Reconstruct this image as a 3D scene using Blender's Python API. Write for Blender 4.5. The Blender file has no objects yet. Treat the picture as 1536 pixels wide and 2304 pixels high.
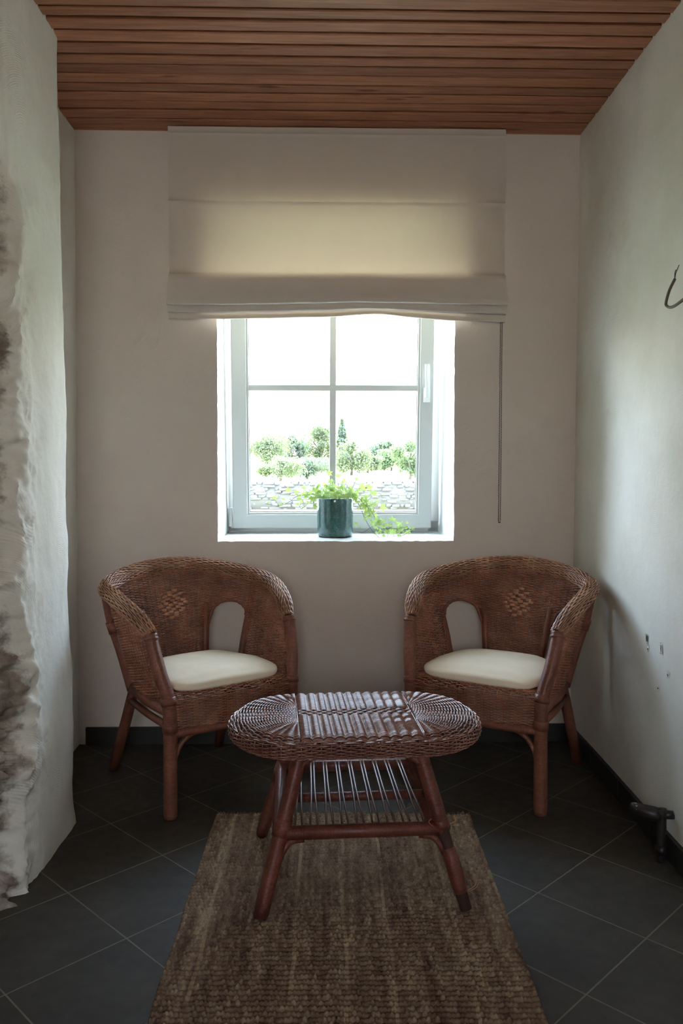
import bpy, math, random
import numpy as np
from mathutils import Vector, Matrix, noise

rng = random.Random(7)
scn = bpy.context.scene
COL = scn.collection
PI = math.pi

# ------------------------------------------------------------------ helpers
def smooth(a, b, x):
    t = min(1.0, max(0.0, (x - a) / (b - a))); return t * t * (3 - 2 * t)

class MB:
    """mesh builder: collects numpy chunks and links them as one object"""
    def __init__(s):
        s.V = []; s.F = []; s.UV = []; s.M = []; s.n = 0; s.m = 0
    def add(s, v, f, uv=None, m=None):
        v = np.asarray(v, float).reshape(-1, 3)
        f = [tuple(int(i) + s.n for i in q) for q in f] if not isinstance(f, np.ndarray) else (f + s.n).tolist()
        s.V.append(v); s.F.extend(f); s.n += len(v)
        if uv is None: uv = np.zeros((len(v), 2))
        s.UV.append(np.asarray(uv, float)); s.M.extend([s.m if m is None else m] * len(f))
    def grid(s, P, closed=False, uv=None, m=None):
        a, b = P.shape[:2]
        I = np.arange(a * b).reshape(a, b)
        if closed:
            J = np.roll(I, -1, axis=1)
            f = np.stack([I[:-1], J[:-1], J[1:], I[1:]], -1).reshape(-1, 4)
        else:
            f = np.stack([I[:-1, :-1], I[:-1, 1:], I[1:, 1:], I[1:, :-1]], -1).reshape(-1, 4)
        s.add(P.reshape(-1, 3), f, None if uv is None else uv.reshape(-1, 2), m)
    def tube(s, pts, r, n=8, cap=True, flat=1.0, m=None, closed=False, ref=None):
        p = np.asarray(pts, float); k = len(p)
        r = np.broadcast_to(np.asarray(r, float), (k,))
        if closed: t = np.roll(p, -1, 0) - np.roll(p, 1, 0)
        else: t = np.gradient(p, axis=0)
        t /= np.linalg.norm(t, axis=1)[:, None] + 1e-12
        up = np.array(ref if ref is not None else ([0, 0, 1.0] if abs(t[0][2]) < .9 else [1.0, 0, 0]), float)
        N = np.zeros((k, 3)); u = up
        for i in range(k):
            if ref is not None: u = up
            u = u - t[i] * np.dot(u, t[i]); L = np.linalg.norm(u)
            u = u / (L + 1e-12); N[i] = u
        B = np.cross(t, N)
        a = np.arange(n) * 2 * PI / n
        P = p[:, None] + (N[:, None] * np.cos(a)[None, :, None] + B[:, None] * (np.sin(a) * flat)[None, :, None]) * r[:, None, None]
        L = np.concatenate([[0], np.cumsum(np.linalg.norm(np.diff(p, axis=0), axis=1))])
        uv = np.stack([np.broadcast_to(a[None] / (2 * PI), (k, n)), np.broadcast_to(L[:, None], (k, n))], -1)
        if closed:
            P = np.concatenate([P, P[:1]]); uv = np.concatenate([uv, uv[:1]])
        s.grid(P, True, uv, m)
        if cap and not closed:
            b0 = s.n - k * n
            mm = s.m if m is None else m
            s.F.append(tuple(range(b0 + n - 1, b0 - 1, -1))); s.F.append(tuple(range(s.n - n, s.n))); s.M += [mm, mm]
    def box(s, c, d, R=None, m=None, bev=0.0):
        c = np.array(c, float); h = np.array(d, float) / 2
        if bev <= 0:
            v = np.array([[x, y, z] for x in (-1, 1) for y in (-1, 1) for z in (-1, 1)], float) * h
            f = [(0, 1, 3, 2), (4, 6, 7, 5), (0, 4, 5, 1), (2, 3, 7, 6), (0, 2, 6, 4), (1, 5, 7, 3)]
        else:
            import bmesh
            bm = bmesh.new(); bmesh.ops.create_cube(bm, size=1)
            for q in bm.verts: q.co = Vector((q.co.x * d[0], q.co.y * d[1], q.co.z * d[2]))
            bmesh.ops.bevel(bm, geom=bm.edges[:], offset=bev, segments=2, affect='EDGES', profile=.6)
            bm.verts.index_update()
            v = np.array([q.co[:] for q in bm.verts]); f = [tuple(w.index for w in q.verts) for q in bm.faces]; bm.free()
        if R is not None: v = v @ np.array(R.to_3x3()).T
        s.add(v + c, f, None, m)
    def build(s, name, mats, parent=None, sm=True):
        me = bpy.data.meshes.new(name)
        V = np.concatenate(s.V)
        me.from_pydata(V.tolist(), [], s.F)
        if not isinstance(mats, (list, tuple)): mats = [mats]
        for q in mats: me.materials.append(q)
        if len(mats) > 1: me.polygons.foreach_set('material_index', np.array(s.M, np.int32))
        if sm: me.polygons.foreach_set('use_smooth', np.ones(len(me.polygons), bool))
        uv = me.uv_layers.new(name='UVMap'); UV = np.concatenate(s.UV)
        li = np.empty(len(me.loops), np.int32); me.loops.foreach_get('vertex_index', li)
        uv.data.foreach_set('uv', UV[li].ravel())
        me.update()
        o = bpy.data.objects.new(name, me); COL.objects.link(o)
        if parent is not None: o.parent = parent
        return o

def tag(o, label=None, cat=None, group=None, kind=None):
    if label: o['label'] = label
    if cat: o['category'] = cat
    if group: o['group'] = group
    if kind: o['kind'] = kind
    return o
def empty(name, loc=(0, 0, 0), rz=0):
    o = bpy.data.objects.new(name, None); COL.objects.link(o)
    o.location = loc; o.rotation_euler = (0, 0, rz); o.empty_display_size = .1
    return o
def copy_tree(o, parent=None):
    c = o.copy(); COL.objects.link(c)
    if parent is not None: c.parent = parent
    for ch in [q for q in list(bpy.data.objects) if q.parent == o]: copy_tree(ch, c)
    return c
def crom(pts, n=12, closed=False):
    """Catmull-Rom through the points"""
    p = np.asarray(pts, float)
    if closed: q = np.concatenate([p[-1:], p, p[:2]])
    else: q = np.concatenate([2 * p[:1] - p[1:2], p, 2 * p[-1:] - p[-2:-1]])
    out = []
    for i in range(1, len(q) - 2):
        for k in range(n):
            t = k / n
            out.append(.5 * ((2 * q[i]) + (q[i + 1] - q[i - 1]) * t + (2 * q[i - 1] - 5 * q[i] + 4 * q[i + 1] - q[i + 2]) * t * t + (3 * q[i] - q[i - 1] - 3 * q[i + 1] + q[i + 2]) * t ** 3))
    if not closed: out.append(q[-2])
    return np.array(out)

# ------------------------------------------------------------------ materials
class NT:
    def __init__(s, name):
        s.m = bpy.data.materials.new(name); s.m.use_nodes = True
        s.t = s.m.node_tree; s.N = s.t.nodes; s.L = s.t.links
        s.b = s.N['Principled BSDF']; s.out = s.N['Material Output']
    def n(s, typ, **kw):
        o = s.N.new(typ)
        for k, v in kw.items():
            if k in o.inputs: o.inputs[k].default_value = v
            else: setattr(o, k, v)
        return o
    def l(s, a, b): s.L.new(a, b)
    def math(s, op, a, b=None, c=None):
        o = s.N.new('ShaderNodeMath'); o.operation = op
        for i, v in enumerate((a, b, c)):
            if v is None: continue
            if isinstance(v, (int, float)): o.inputs[i].default_value = v
            else: s.l(v, o.inputs[i])
        return o.outputs[0]
    def ramp(s, fac, stops, interp='LINEAR'):
        o = s.N.new('ShaderNodeValToRGB'); cr = o.color_ramp; cr.interpolation = interp
        while len(cr.elements) < len(stops): cr.elements.new(.5)
        for e, (p, c) in zip(cr.elements, stops):
            e.position = p; e.color = (*c, 1) if len(c) == 3 else c
        s.l(fac, o.inputs[0]); return o.outputs[0]
    def mix(s, fac, a, b, blend='MIX'):
        o = s.N.new('ShaderNodeMix'); o.data_type = 'RGBA'; o.blend_type = blend
        for i, v in ((0, fac), (6, a), (7, b)):
            if isinstance(v, (int, float)): o.inputs[i].default_value = v
            elif isinstance(v, tuple): o.inputs[i].default_value = (*v, 1) if len(v) == 3 else v
            else: s.l(v, o.inputs[i])
        return o.outputs[2]
    def coord(s, out='Object'): return s.n('ShaderNodeTexCoord').outputs[out]
    def noise(s, vec, scale, detail=3, rough=.5, dist=0):
        o = s.n('ShaderNodeTexNoise'); o.inputs['Scale'].default_value = scale; o.inputs['Detail'].default_value = detail
        o.inputs['Roughness'].default_value = rough; o.inputs['Distortion'].default_value = dist
        s.l(vec, o.inputs['Vector']); return o.outputs['Fac']
    def mapping(s, vec, sc=(1, 1, 1), rot=(0, 0, 0), loc=(0, 0, 0)):
        o = s.n('ShaderNodeMapping'); o.inputs['Scale'].default_value = sc; o.inputs['Rotation'].default_value = rot; o.inputs['Location'].default_value = loc
        s.l(vec, o.inputs['Vector']); return o.outputs[0]
    def bump(s, h, strength=.5, dist=.01, nrm=None):
        o = s.n('ShaderNodeBump'); o.inputs['Strength'].default_value = strength; o.inputs['Distance'].default_value = dist
        s.l(h, o.inputs['Height'])
        if nrm is not None: s.l(nrm, o.inputs['Normal'])
        return o.outputs[0]
    def set(s, **kw):
        for k, v in kw.items():
            k = k.replace('_', ' ')
            i = s.b.inputs[k]
            if isinstance(v, (int, float)): i.default_value = v
            elif isinstance(v, tuple): i.default_value = (*v, 1) if len(v) == 3 else v
            else: s.l(v, i)
        return s

def plaster(name, c1, c2, plane='xz', strength=.35, stone=False, arcs=1.0):
    q = NT(name); co = q.coord()
    # trowel arcs: rings around scattered centres
    sc = {'xz': (1, 0, 1), 'yz': (0, 1, 1)}[plane]
    p = q.mapping(co, sc)
    vo = q.n('ShaderNodeTexVoronoi', feature='F1'); vo.inputs['Scale'].default_value = 2.6
    q.l(q.mapping(p, (1, 1, .8)), vo.inputs['Vector'])
    wob = q.noise(p, 3, 2)
    ring = q.math('SINE', q.math('ADD', q.math('MULTIPLY', vo.outputs['Distance'], 520), q.math('MULTIPLY', wob, 14)))
    vary = q.ramp(q.noise(p, 16, 4, .7), [(.42, (0, 0, 0)), (.62, (1, 1, 1))])
    mask = q.math('MULTIPLY', q.ramp(q.noise(p, 2.2, 2), [(.38, (0, 0, 0)), (.62, (1, 1, 1))]), arcs)
    h = q.math('MULTIPLY', q.math('MULTIPLY', ring, mask), q.math('ADD', vary, .12))
    h = q.math('ADD', q.math('MULTIPLY', h, .13), q.math('MULTIPLY', q.noise(co, 6, 6, .62), 1.6))
    h = q.math('ADD', h, q.math('MULTIPLY', q.noise(co, 120, 3, .6), .12))
    nb = q.bump(h, strength, .006)
    col = q.ramp(q.noise(co, 1.9, 5, .6), [(.3, c1), (.7, c2)])
    if stone:
        at = q.n('ShaderNodeAttribute'); at.attribute_name = 'bare'
        sn = q.ramp(q.noise(co, 11, 6, .65), [(.3, (.12, .09, .07)), (.5, (.30, .25, .205)), (.68, (.55, .50, .44))])
        mr = q.n('ShaderNodeMapRange'); mr.inputs[1].default_value = .34; mr.inputs[2].default_value = .78; q.l(q.math('ADD', at.outputs['Fac'], q.math('MULTIPLY', q.math('SUBTRACT', q.noise(co, 20, 6, .7), .5), 1.7)), mr.inputs[0]); f = mr.outputs[0]
        col = q.mix(f, col, sn)
    q.set(Base_Color=col, Roughness=.88, Normal=nb)
    q.b.inputs['Specular IOR Level'].default_value = .25
    return q.m

M_back = plaster('back_wall_plaster', (.66, .575, .515), (.71, .62, .56), 'xz', .45, arcs=.8)
M_reveal = plaster('window_reveal_plaster', (.60, .60, .575), (.66, .66, .635), 'yz', .25, arcs=.3)
M_right = plaster('right_wall_plaster', (.61, .57, .47), (.76, .74, .67), 'yz', .5)
M_left = plaster('left_wall_plaster', (.70, .66, .57), (.80, .78, .72), 'yz', .6, stone=True)

def mk_floor():
    q = NT('slate_floor_tile'); co = q.coord(); s = .297
    rot = q.n('ShaderNodeVectorRotate', rotation_type='Z_AXIS'); rot.inputs['Center'].default_value = (-.503, 1.965, 0); rot.inputs['Angle'].default_value = -PI / 4
    q.l(co, rot.inputs['Vector'])
    sh = q.n('ShaderNodeVectorMath', operation='ADD'); sh.inputs[1].default_value = (.503 + 20 * s + .0, -1.965 + 20 * s, 0); q.l(rot.outputs[0], sh.inputs[0])
    br = q.n('ShaderNodeTexBrick', offset=0.0, squash=1.0)
    br.inputs['Scale'].default_value = 1; br.inputs['Brick Width'].default_value = s; br.inputs['Row Height'].default_value = s
    br.inputs['Mortar Size'].default_value = .0022; br.inputs['Mortar Smooth'].default_value = .3; br.inputs['Bias'].default_value = 0
    br.inputs['Color1'].default_value = (.3, .3, .3, 1); br.inputs['Color2'].default_value = (.7, .7, .7, 1)
    q.l(sh.outputs[0], br.inputs['Vector'])
    n1 = q.noise(co, 3.2, 6, .62); n2 = q.noise(co, 26, 5, .65)
    tile = q.ramp(n1, [(.3, (.032, .026, .020)), (.55, (.051, .042, .031)), (.75, (.078, .066, .048))])
    tile = q.mix(q.math('MULTIPLY', n2, .5), tile, (.045, .038, .030))
    grout = q.mix(q.noise(co, 9, 3), (.10, .09, .07), (.2, .18, .12))
    col = q.mix(br.outputs['Fac'], tile, grout)
    h = q.math('ADD', q.math('MULTIPLY', br.outputs['Fac'], -1.0), q.math('ADD', q.math('MULTIPLY', q.noise(co, 18, 7, .6), .55), q.math('MULTIPLY', q.noise(co, 4, 2), .5)))
    q.set(Base_Color=col, Roughness=q.ramp(n2, [(.3, (.42,) * 3), (.7, (.62,) * 3)]), Normal=q.bump(h, .45, .004))
    q.b.inputs['Specular IOR Level'].default_value = .22
    return q.m
M_floor = mk_floor()

def wood(name, a, b, c, rough=.6):
    q = NT(name); co = q.coord()
    oi = q.n('ShaderNodeObjectInfo')
    ad = q.n('ShaderNodeVectorMath', operation='ADD'); q.l(co, ad.inputs[0])
    cb = q.n('ShaderNodeCombineXYZ'); q.l(q.math('MULTIPLY', oi.outputs['Random'], 40), cb.inputs[0]); q.l(q.math('MULTIPLY', oi.outputs['Random'], 17), cb.inputs[1]); q.l(cb.outputs[0], ad.inputs[1])
    v = ad.outputs[0]
    g = q.noise(q.mapping(v, (1.6, 22, 22)), 2.0, 6, .6, 1.2)
    fine = q.noise(q.mapping(v, (8, 140, 140)), 2.0, 4, .6)
    col = q.ramp(g, [(.3, a), (.5, b), (.72, c)])
    col = q.mix(q.math('MULTIPLY', fine, .35), col, a)
    vo = q.n('ShaderNodeTexVoronoi'); vo.inputs['Scale'].default_value = 1; vo.inputs['Randomness'].default_value = 1
    q.l(q.mapping(v, (2.2, 11, 1)), vo.inputs['Vector'])
    knot = q.ramp(vo.outputs['Distance'], [(.05, (1, 1, 1)), (.11, (0, 0, 0))])
    col = q.mix(q.math('MULTIPLY', knot, .8), col, (a[0] * .35, a[1] * .28, a[2] * .25))
    tint = q.math('ADD', q.math('MULTIPLY', oi.outputs['Random'], .35), .8)
    hs = q.n('ShaderNodeHueSaturation'); q.l(col, hs.inputs['Color']); q.l(tint, hs.inputs['Value'])
    q.set(Base_Color=hs.outputs[0], Roughness=rough, Normal=q.bump(q.math('ADD', g, q.math('MULTIPLY', fine, .5)), .35, .003))
    return q.m
M_board = wood('pine_ceiling_board', (.24, .085, .042), (.38, .155, .080), (.50, .23, .12))
M_dark = NT('dark_gap').set(Base_Color=(.025, .014, .011), Roughness=.95).m

def wicker(name, dark, mid, light, rough=.38, wrap=False, coat=.0):
    q = NT(name); co = q.coord()
    n = q.noise(co, 14, 4, .6); n2 = q.noise(co, 160, 2, .5)
    col = q.ramp(q.math('ADD', q.math('MULTIPLY', n, .55), q.math('MULTIPLY', n2, .45)), [(.34, dark), (.5, mid), (.66, light)])
    if wrap:
        uv = q.coord('UV'); sx = q.n('ShaderNodeSeparateXYZ'); q.l(uv, sx.inputs[0])
        # helical strip of wrapping cane, one turn every 5 mm
        ph = q.math('ADD', q.math('ADD', q.math('MULTIPLY', sx.outputs[1], 290), sx.outputs[0]), q.math('MULTIPLY', q.noise(co, 22, 2), .9))
        w = q.math('FRACT', ph)
        prof = q.math('SUBTRACT', 1.0, q.math('POWER', q.math('ABSOLUTE', q.math('SUBTRACT', q.math('MULTIPLY', w, 2.0), 1.0)), 4.0))
        wn = q.n('ShaderNodeTexWhiteNoise', noise_dimensions='1D'); q.l(q.math('FLOOR', ph), wn.inputs['W'])
        col = q.mix(q.math('MULTIPLY', wn.outputs['Value'], .35), col, dark)
        col = q.mix(q.math('MULTIPLY', q.math('SUBTRACT', 1.0, prof), .5), col, (dark[0] * .4, dark[1] * .4, dark[2] * .4))
        q.l(q.bump(prof, .6, .001), q.b.inputs['Normal'])
    q.set(Base_Color=col, Roughness=rough)
    q.b.inputs['Specular IOR Level'].default_value = .6
    q.b.inputs['Coat Weight'].default_value = coat; q.b.inputs['Coat Roughness'].default_value = .25
    return q.m
M_weave = wicker('woven_rattan', (.16, .056, .031), (.33, .122, .066), (.56, .26, .155), .30)
M_rimw = wicker('braided_rattan', (.20, .085, .048), (.40, .19, .105), (.62, .36, .22), .28)
M_flat = wicker('flat_cane', (.32, .14, .075), (.44, .20, .11), (.54, .27, .16), .30)
M_wrap = wicker('wrapped_rattan', (.14, .042, .024), (.24, .075, .042), (.33, .12, .068), .38, wrap=True)
M_tablew = wicker('table_weave', (.13, .045, .032), (.23, .088, .06), (.36, .17, .12), .27, coat=.5)
M_tablewrap = wicker('table_wrapped_rattan', (.11, .028, .018), (.19, .048, .030), (.26, .085, .05), .36, wrap=True)
M_rod = wicker('lacquered_cane_rod', (.09, .04, .028), (.15, .07, .048), (.24, .13, .09), .33, coat=.15)
M_core = NT('rattan_core').set(Base_Color=(.05, .02, .012), Roughness=.8).m

def fabric(name, c, sc=700, trans=0.0, rough=.9, bumps=.15, wr=0.0, tcol=None):
    q = NT(name); co = q.coord()
    w1 = q.n('ShaderNodeTexWave', wave_type='BANDS', bands_direction='DIAGONAL'); w1.inputs['Scale'].default_value = sc / 12; w1.inputs['Distortion'].default_value = 1.5
    q.l(co, w1.inputs['Vector'])
    n = q.noise(co, 9, 4, .6)
    col = q.ramp(n, [(.3, tuple(v * .95 for v in c)), (.7, c)])
    h = q.math('ADD', q.math('MULTIPLY', w1.outputs['Fac'], .03), q.math('MULTIPLY', q.noise(co, 7, 3), wr))
    nb = q.bump(h, bumps, .01)
    q.set(Base_Color=col, Roughness=rough, Normal=nb)
    q.b.inputs['Specular IOR Level'].default_value = .15
    if trans > 0:
        tr = q.n('ShaderNodeBsdfTranslucent'); tr.inputs['Color'].default_value = (*(tcol or c), 1)
        mx = q.n('ShaderNodeMixShader'); mx.inputs[0].default_value = trans
        q.l(q.b.outputs[0], mx.inputs[1]); q.l(tr.outputs[0], mx.inputs[2]); q.l(mx.outputs[0], q.out.inputs[0])
    return q.m
M_blind = fabric('blind_linen', (.66, .58, .52), 900, .125, tcol=(.85, .64, .44))
M_cush = fabric('cushion_cotton', (.93, .81, .64), 900, 0, wr=1.2, bumps=.35)

M_pvc = NT('white_window_plastic').set(Base_Color=(.50, .505, .48), Roughness=.38).m
M_handle = NT('white_handle').set(Base_Color=(.86, .87, .85), Roughness=.3).m
M_seal = NT('rubber_seal').set(Base_Color=(.16, .17, .18), Roughness=.6).m
def mk_glass():
    q = NT('window_glass')
    tr = q.n('ShaderNodeBsdfTransparent'); tr.inputs['Color'].default_value = (.96, .98, .97, 1)
    gl = q.n('ShaderNodeBsdfGlossy'); gl.inputs['Roughness'].default_value = .02
    mx = q.n('ShaderNodeMixShader'); mx.inputs[0].default_value = .06
    q.l(tr.outputs[0], mx.inputs[1]); q.l(gl.outputs[0], mx.inputs[2]); q.l(mx.outputs[0], q.out.inputs[0])
    return q.m
M_glass = mk_glass()
def mk_pot():
    q = NT('teal_reactive_glaze'); co = q.coord()
    vo = q.n('ShaderNodeTexVoronoi', feature='F1'); vo.inputs['Scale'].default_value = 260; q.l(co, vo.inputs['Vector'])
    n = q.noise(q.mapping(co, (1, 1, .5)), 40, 6, .7, .6)
    f = q.math('ADD', q.math('MULTIPLY', vo.outputs['Distance'], .25), q.math('MULTIPLY', n, .8))
    col = q.ramp(f, [(.35, (.026, .068, .062)), (.55, (.045, .12, .108)), (.72, (.10, .22, .20))])
    q.set(Base_Color=col, Roughness=.12, Normal=q.bump(q.noise(co, 30, 3), .12, .004))
    q.b.inputs['Coat Weight'].default_value = .6
    return q.m
M_pot = mk_pot()
M_soil = NT('potting_soil').set(Base_Color=(.03, .02, .014), Roughness=.95).m
def mk_leaf(name, a, b, tr=.5, sc=30):
    q = NT(name); co = q.coord()
    n = q.noise(co, sc, 2)
    col = q.ramp(n, [(.3, a), (.7, b)])
    q.set(Base_Color=col, Roughness=.45)
    t = q.n('ShaderNodeBsdfTranslucent'); q.l(q.mix(.5, col, (.75, .9, .25)), t.inputs['Color'])
    mx = q.n('ShaderNodeMixShader'); mx.inputs[0].default_value = tr
    q.l(q.b.outputs[0], mx.inputs[1]); q.l(t.outputs[0], mx.inputs[2]); q.l(mx.outputs[0], q.out.inputs[0])
    return q.m
M_leaf = mk_leaf('ivy_leaf', (.10, .20, .04), (.25, .37, .10), .36)
M_stem = NT('ivy_stem').set(Base_Color=(.10, .065, .035), Roughness=.6).m
M_base = NT('dark_skirting_tile').set(Base_Color=(.022, .020, .018), Roughness=.5).m
M_bead = NT('dark_bead').set(Base_Color=(.05, .04, .03), Roughness=.4).m
M_cable = NT('brown_cable_sheath').set(Base_Color=(.115, .088, .06), Roughness=.55).m
M_wire = NT('black_wire').set(Base_Color=(.015, .012, .01), Roughness=.5).m
M_iron = NT('blackened_iron').set(Base_Color=(.02, .016, .014), Roughness=.45).m
M_label = NT('valve_dial').set(Base_Color=(.25, .23, .21), Roughness=.4).m
M_brass = NT('worn_copper').set(Base_Color=(.22, .11, .06), Roughness=.5).m
M_chip = NT('bare_render').set(Base_Color=(.10, .075, .05), Roughness=.95).m

# ------------------------------------------------------------------ camera
EYE = 1.16; F = 1850.0
cam = bpy.data.objects.new('camera', bpy.data.cameras.new('camera')); COL.objects.link(cam)
cam.location = (0, 0, EYE); cam.rotation_euler = (math.radians(90 - 1.5), 0, 0)
cam.data.sensor_fit = 'VERTICAL'; cam.data.sensor_height = 36; cam.data.lens = F / 2304 * 36
cam.data.shift_x = 17 / 2304; cam.data.shift_y = -(117 - F * math.tan(math.radians(1.5))) / 2304
cam.data.clip_start = .02; cam.data.clip_end = 500
scn.camera = cam

# ------------------------------------------------------------------ room shell
CEIL = 2.48; WA = math.atan(.05 / 2.01); WY = 3.351   # back wall is slightly skewed to the side walls
def onwall(o): o.location = (0, WY, 0); o.rotation_euler = (0, 0, WA); return o

# floor
b = MB(); b.box((0, .9, -.05), (2.9, 5.6, .1)); o = b.build('floor', M_floor, sm=False); tag(o, kind='structure')

# back wall with the window opening (noisy plaster edge) and deep reveal
X0, X1, Z0, Z1 = -.472, .491, .829, 2.15
def perim(x0, x1, z0, z1, n):
    P = []
    for i in range(n): P.append((x0 + (x1 - x0) * i / n, z0))
    for i in range(n): P.append((x1, z0 + (z1 - z0) * i / n))
    for i in range(n): P.append((x1 - (x1 - x0) * i / n, z1))
    for i in range(n): P.append((x0, z1 - (z1 - z0) * i / n))
    return P
n = 110
inn = perim(X0, X1, Z0, Z1, n); out = perim(-1.25, 1.25, -.05, CEIL + .15, n)
R = []
cxm, czm = (X0 + X1) / 2, (Z0 + Z1) / 2
for f_, d in ((0, 0), (.5, 0), (.97, 0), (1, .004), (1, .02), (1, .12), (1, .36), (1, .62)):
    row = []
    for (ix, iz), (ox, oz) in zip(inn, out):
        x = ox + (ix - ox) * f_; z = oz + (iz - oz) * f_
        if f_ == 1:
            k = noise.fractal(Vector((ix * 9, iz * 9, 3)), .8, 2, 4) * .0035 + noise.noise(Vector((ix * 45, iz * 45, 1))) * .0016
            g = 1 - smooth(.02, .36, d) * .6
            dx = (x - cxm) / (X1 - X0) * 2; dz = (z - czm) / (Z1 - Z0) * 2
            if abs(dx) > .999: x += math.copysign(k * g, dx)
            if abs(dz) > .999: z += math.copysign(k * g, dz)
        row.append((x, d - .0, z))
    R.append(row)
R = np.array(R)
b = MB(); b.grid(R[:4], True, m=0); b.grid(R[3:], True, m=1)
wall_back = onwall(b.build('wall_back', [M_back, M_reveal])); tag(wall_back, kind='structure')

# right wall: slightly leaning, faint undulation
def wall_grid(path, zs, disp=None):
    P = np.zeros((len(path), len(zs), 3))
    for i, (x, y) in enumerate(path):
        for j, z in enumerate(zs):
            P[i, j] = (x, y, z) if disp is None else disp(i, x, y, z)
    return P
ys = np.linspace(-1.9, 3.55, 90); zs = np.linspace(-.02, CEIL + .12, 50)
def dr(i, x, y, z):
    return (.979 + .009 * z + .006 * noise.noise(Vector((0, y * 1.3, z * 1.3))), y, z)
b = MB(); b.grid(wall_grid([(0, y) for y in ys], zs, dr)); wall_right = b.build('wall_right', M_right); tag(wall_right, kind='structure')

# left wall: recessed strip by the back wall, then the thick old masonry with broken plaster
key = [(-1.045, 3.6), (-1.035, 3.2), (-1.03, 2.78), (-.99, 2.685), (-.90, 2.638), (-.862, 2.628), (-.850, 2.612), (-.846, 2.58), (-.842, 2.45), (-.842, 2.3), (-.846, 2.2)]
pp = crom([(x, y) for x, y in key], 9)
tail = [(-.85, y) for y in np.arange(2.185, 1.7, -.0085)] + [(-.87, y) for y in np.arange(1.69, -1.95, -.06)]
path = list(map(tuple, pp)) + tail
# refine the visible face
fine = []
for a, c in zip(path[:-1], path[1:]):
    L = math.dist(a, c); k = max(1, int(L / .006)) if a[1] > 1.9 else 1
    for i in range(k): fine.append((a[0] + (c[0] - a[0]) * i / k, a[1] + (c[1] - a[1]) * i / k))
fine.append(path[-1]); path = fine
zs = np.linspace(-.02, CEIL + .1, 380)
bare = []
def dl(i, x, y, z):
    v = Vector((x, y, z))
    lean = -.016 * (z - 1.0) / 1.2 + (.008 if z < .8 else 0) * (.8 - z)
    w = smooth(2.75, 2.6, y)
    big = noise.fractal(v * 3.1, .9, 2.1, 3) * .007
    # broken zone towards the camera
    lim = 2.215 + .03 * noise.noise(Vector((9, y * 22, z * 26))) + .075 * noise.noise(Vector((3, y * 2, z * 2.2))) + .05 * noise.noise(Vector((7, y * 7, z * 8)))
    hz = smooth(2.0, 1.82, z)
    r = smooth(lim + .02, lim - .05, y) * hz; bl = smooth(lim + .16, lim, y) * hz
    bare.append(r)
    chunks = noise.fractal(v * 9, .7, 2.2, 5) * .060 + abs(noise.noise(v * 18)) * .04
    near = smooth(2.40, 2.2, y)
    med = noise.fractal(Vector((x * 9, y * 9, z * 5)), .7, 2.1, 5) * (.002 + .011 * near * near * hz)
    nx = 1
    x2 = x + lean * w + (big + med) * (w * .9 + .25) - r * (.085 + .05 * noise.noise(v * 5)) + (r + .22 * bl) * chunks + .012 * max(r, .5 * bl) * noise.fractal(v * 34, .6, 2.2, 3)
    # flare at the foot of the wall
    x2 += .006 * w * smooth(.25, 0, z) * noise.noise(v * 12)
    yy = y + (noise.noise(Vector((z * 5, 2, y * 3))) * .006 + noise.noise(Vector((z * 19, 5, 1))) * .003) * smooth(2.9, 2.66, y) + r * noise.noise(v * 13 + Vector((5, 5, 5))) * .015
    return (x2, yy, z)
b = MB(); P = wall_grid(path, zs, dl); b.grid(P)
wall_left = b.build('wall_left', M_left); tag(wall_left, kind='structure')
at = wall_left.data.attributes.new('bare', 'FLOAT', 'POINT'); at.data.foreach_set('value', np.array(bare, np.float32))

# rear wall behind the camera with an invented opening for the fill lamp
b = MB(); inn = perim(-.55, .35, .95, 2.05, 1); out2 = perim(-1.3, 1.3, -.05, CEIL + .1, 1)
I = np.array([[(x, -1.8, z) for x, z in out2], [(x, -1.8, z) for x, z in inn], [(x, -2.0, z) for x, z in inn]])
b.grid(I, True); o = b.build('wall_rear', M_right, sm=False); tag(o, kind='structure')

# ceiling: dark void and pine boards running parallel to the window wall
b = MB(); b.box((0, .8, CEIL + .075), (2.9, 5.7, .03)); ceil = b.build('ceiling', M_dark, sm=False); tag(ceil, kind='structure')
edges = [3.40, 3.335, 3.235, 3.15, 3.078, 3.003, 2.937, 2.863, 2.796, 2.732, 2.657, 2.58, 2.508, 2.447]
gaps = [.004, .005, .012, .016, .009, .012, .010, .006, .010, .016, .016, .014, .020, .012]
y = 2.447
while y > -1.8:
    y -= .066 + rng.random() * .016; edges.append(y); gaps.append(.008 + rng.random() * .012)
for i in range(len(edges) - 1):
    ya, yb = edges[i] - gaps[i] * .5, edges[i + 1] + gaps[i + 1] * .5
    b = MB(); m_ = 40; xs = np.linspace(-1.16, 1.16, m_)
    d0 = rng.random() * 9
    prof = []
    for x in xs:
        e = noise.noise(Vector((x * 2, d0, 0))) * .0022; e2 = noise.noise(Vector((x * 2, d0 + 4, 0))) * .0022
        w = .0 + noise.noise(Vector((x * 1.1, d0, 5))) * .002
        z = CEIL + w + (rng.random() - .5) * 0
        A, B = ya + e, yb + e2
        prof.append([(x, A, z + .022), (x, A, z + .003), (x, A - .003, z), (x, B + .003, z), (x, B, z + .003), (x, B, z + .022)])
    b.grid(np.array(prof))
    o = b.build('board', M_board, ceil, sm=False); o.rotation_euler = (0, 0, WA)

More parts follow.
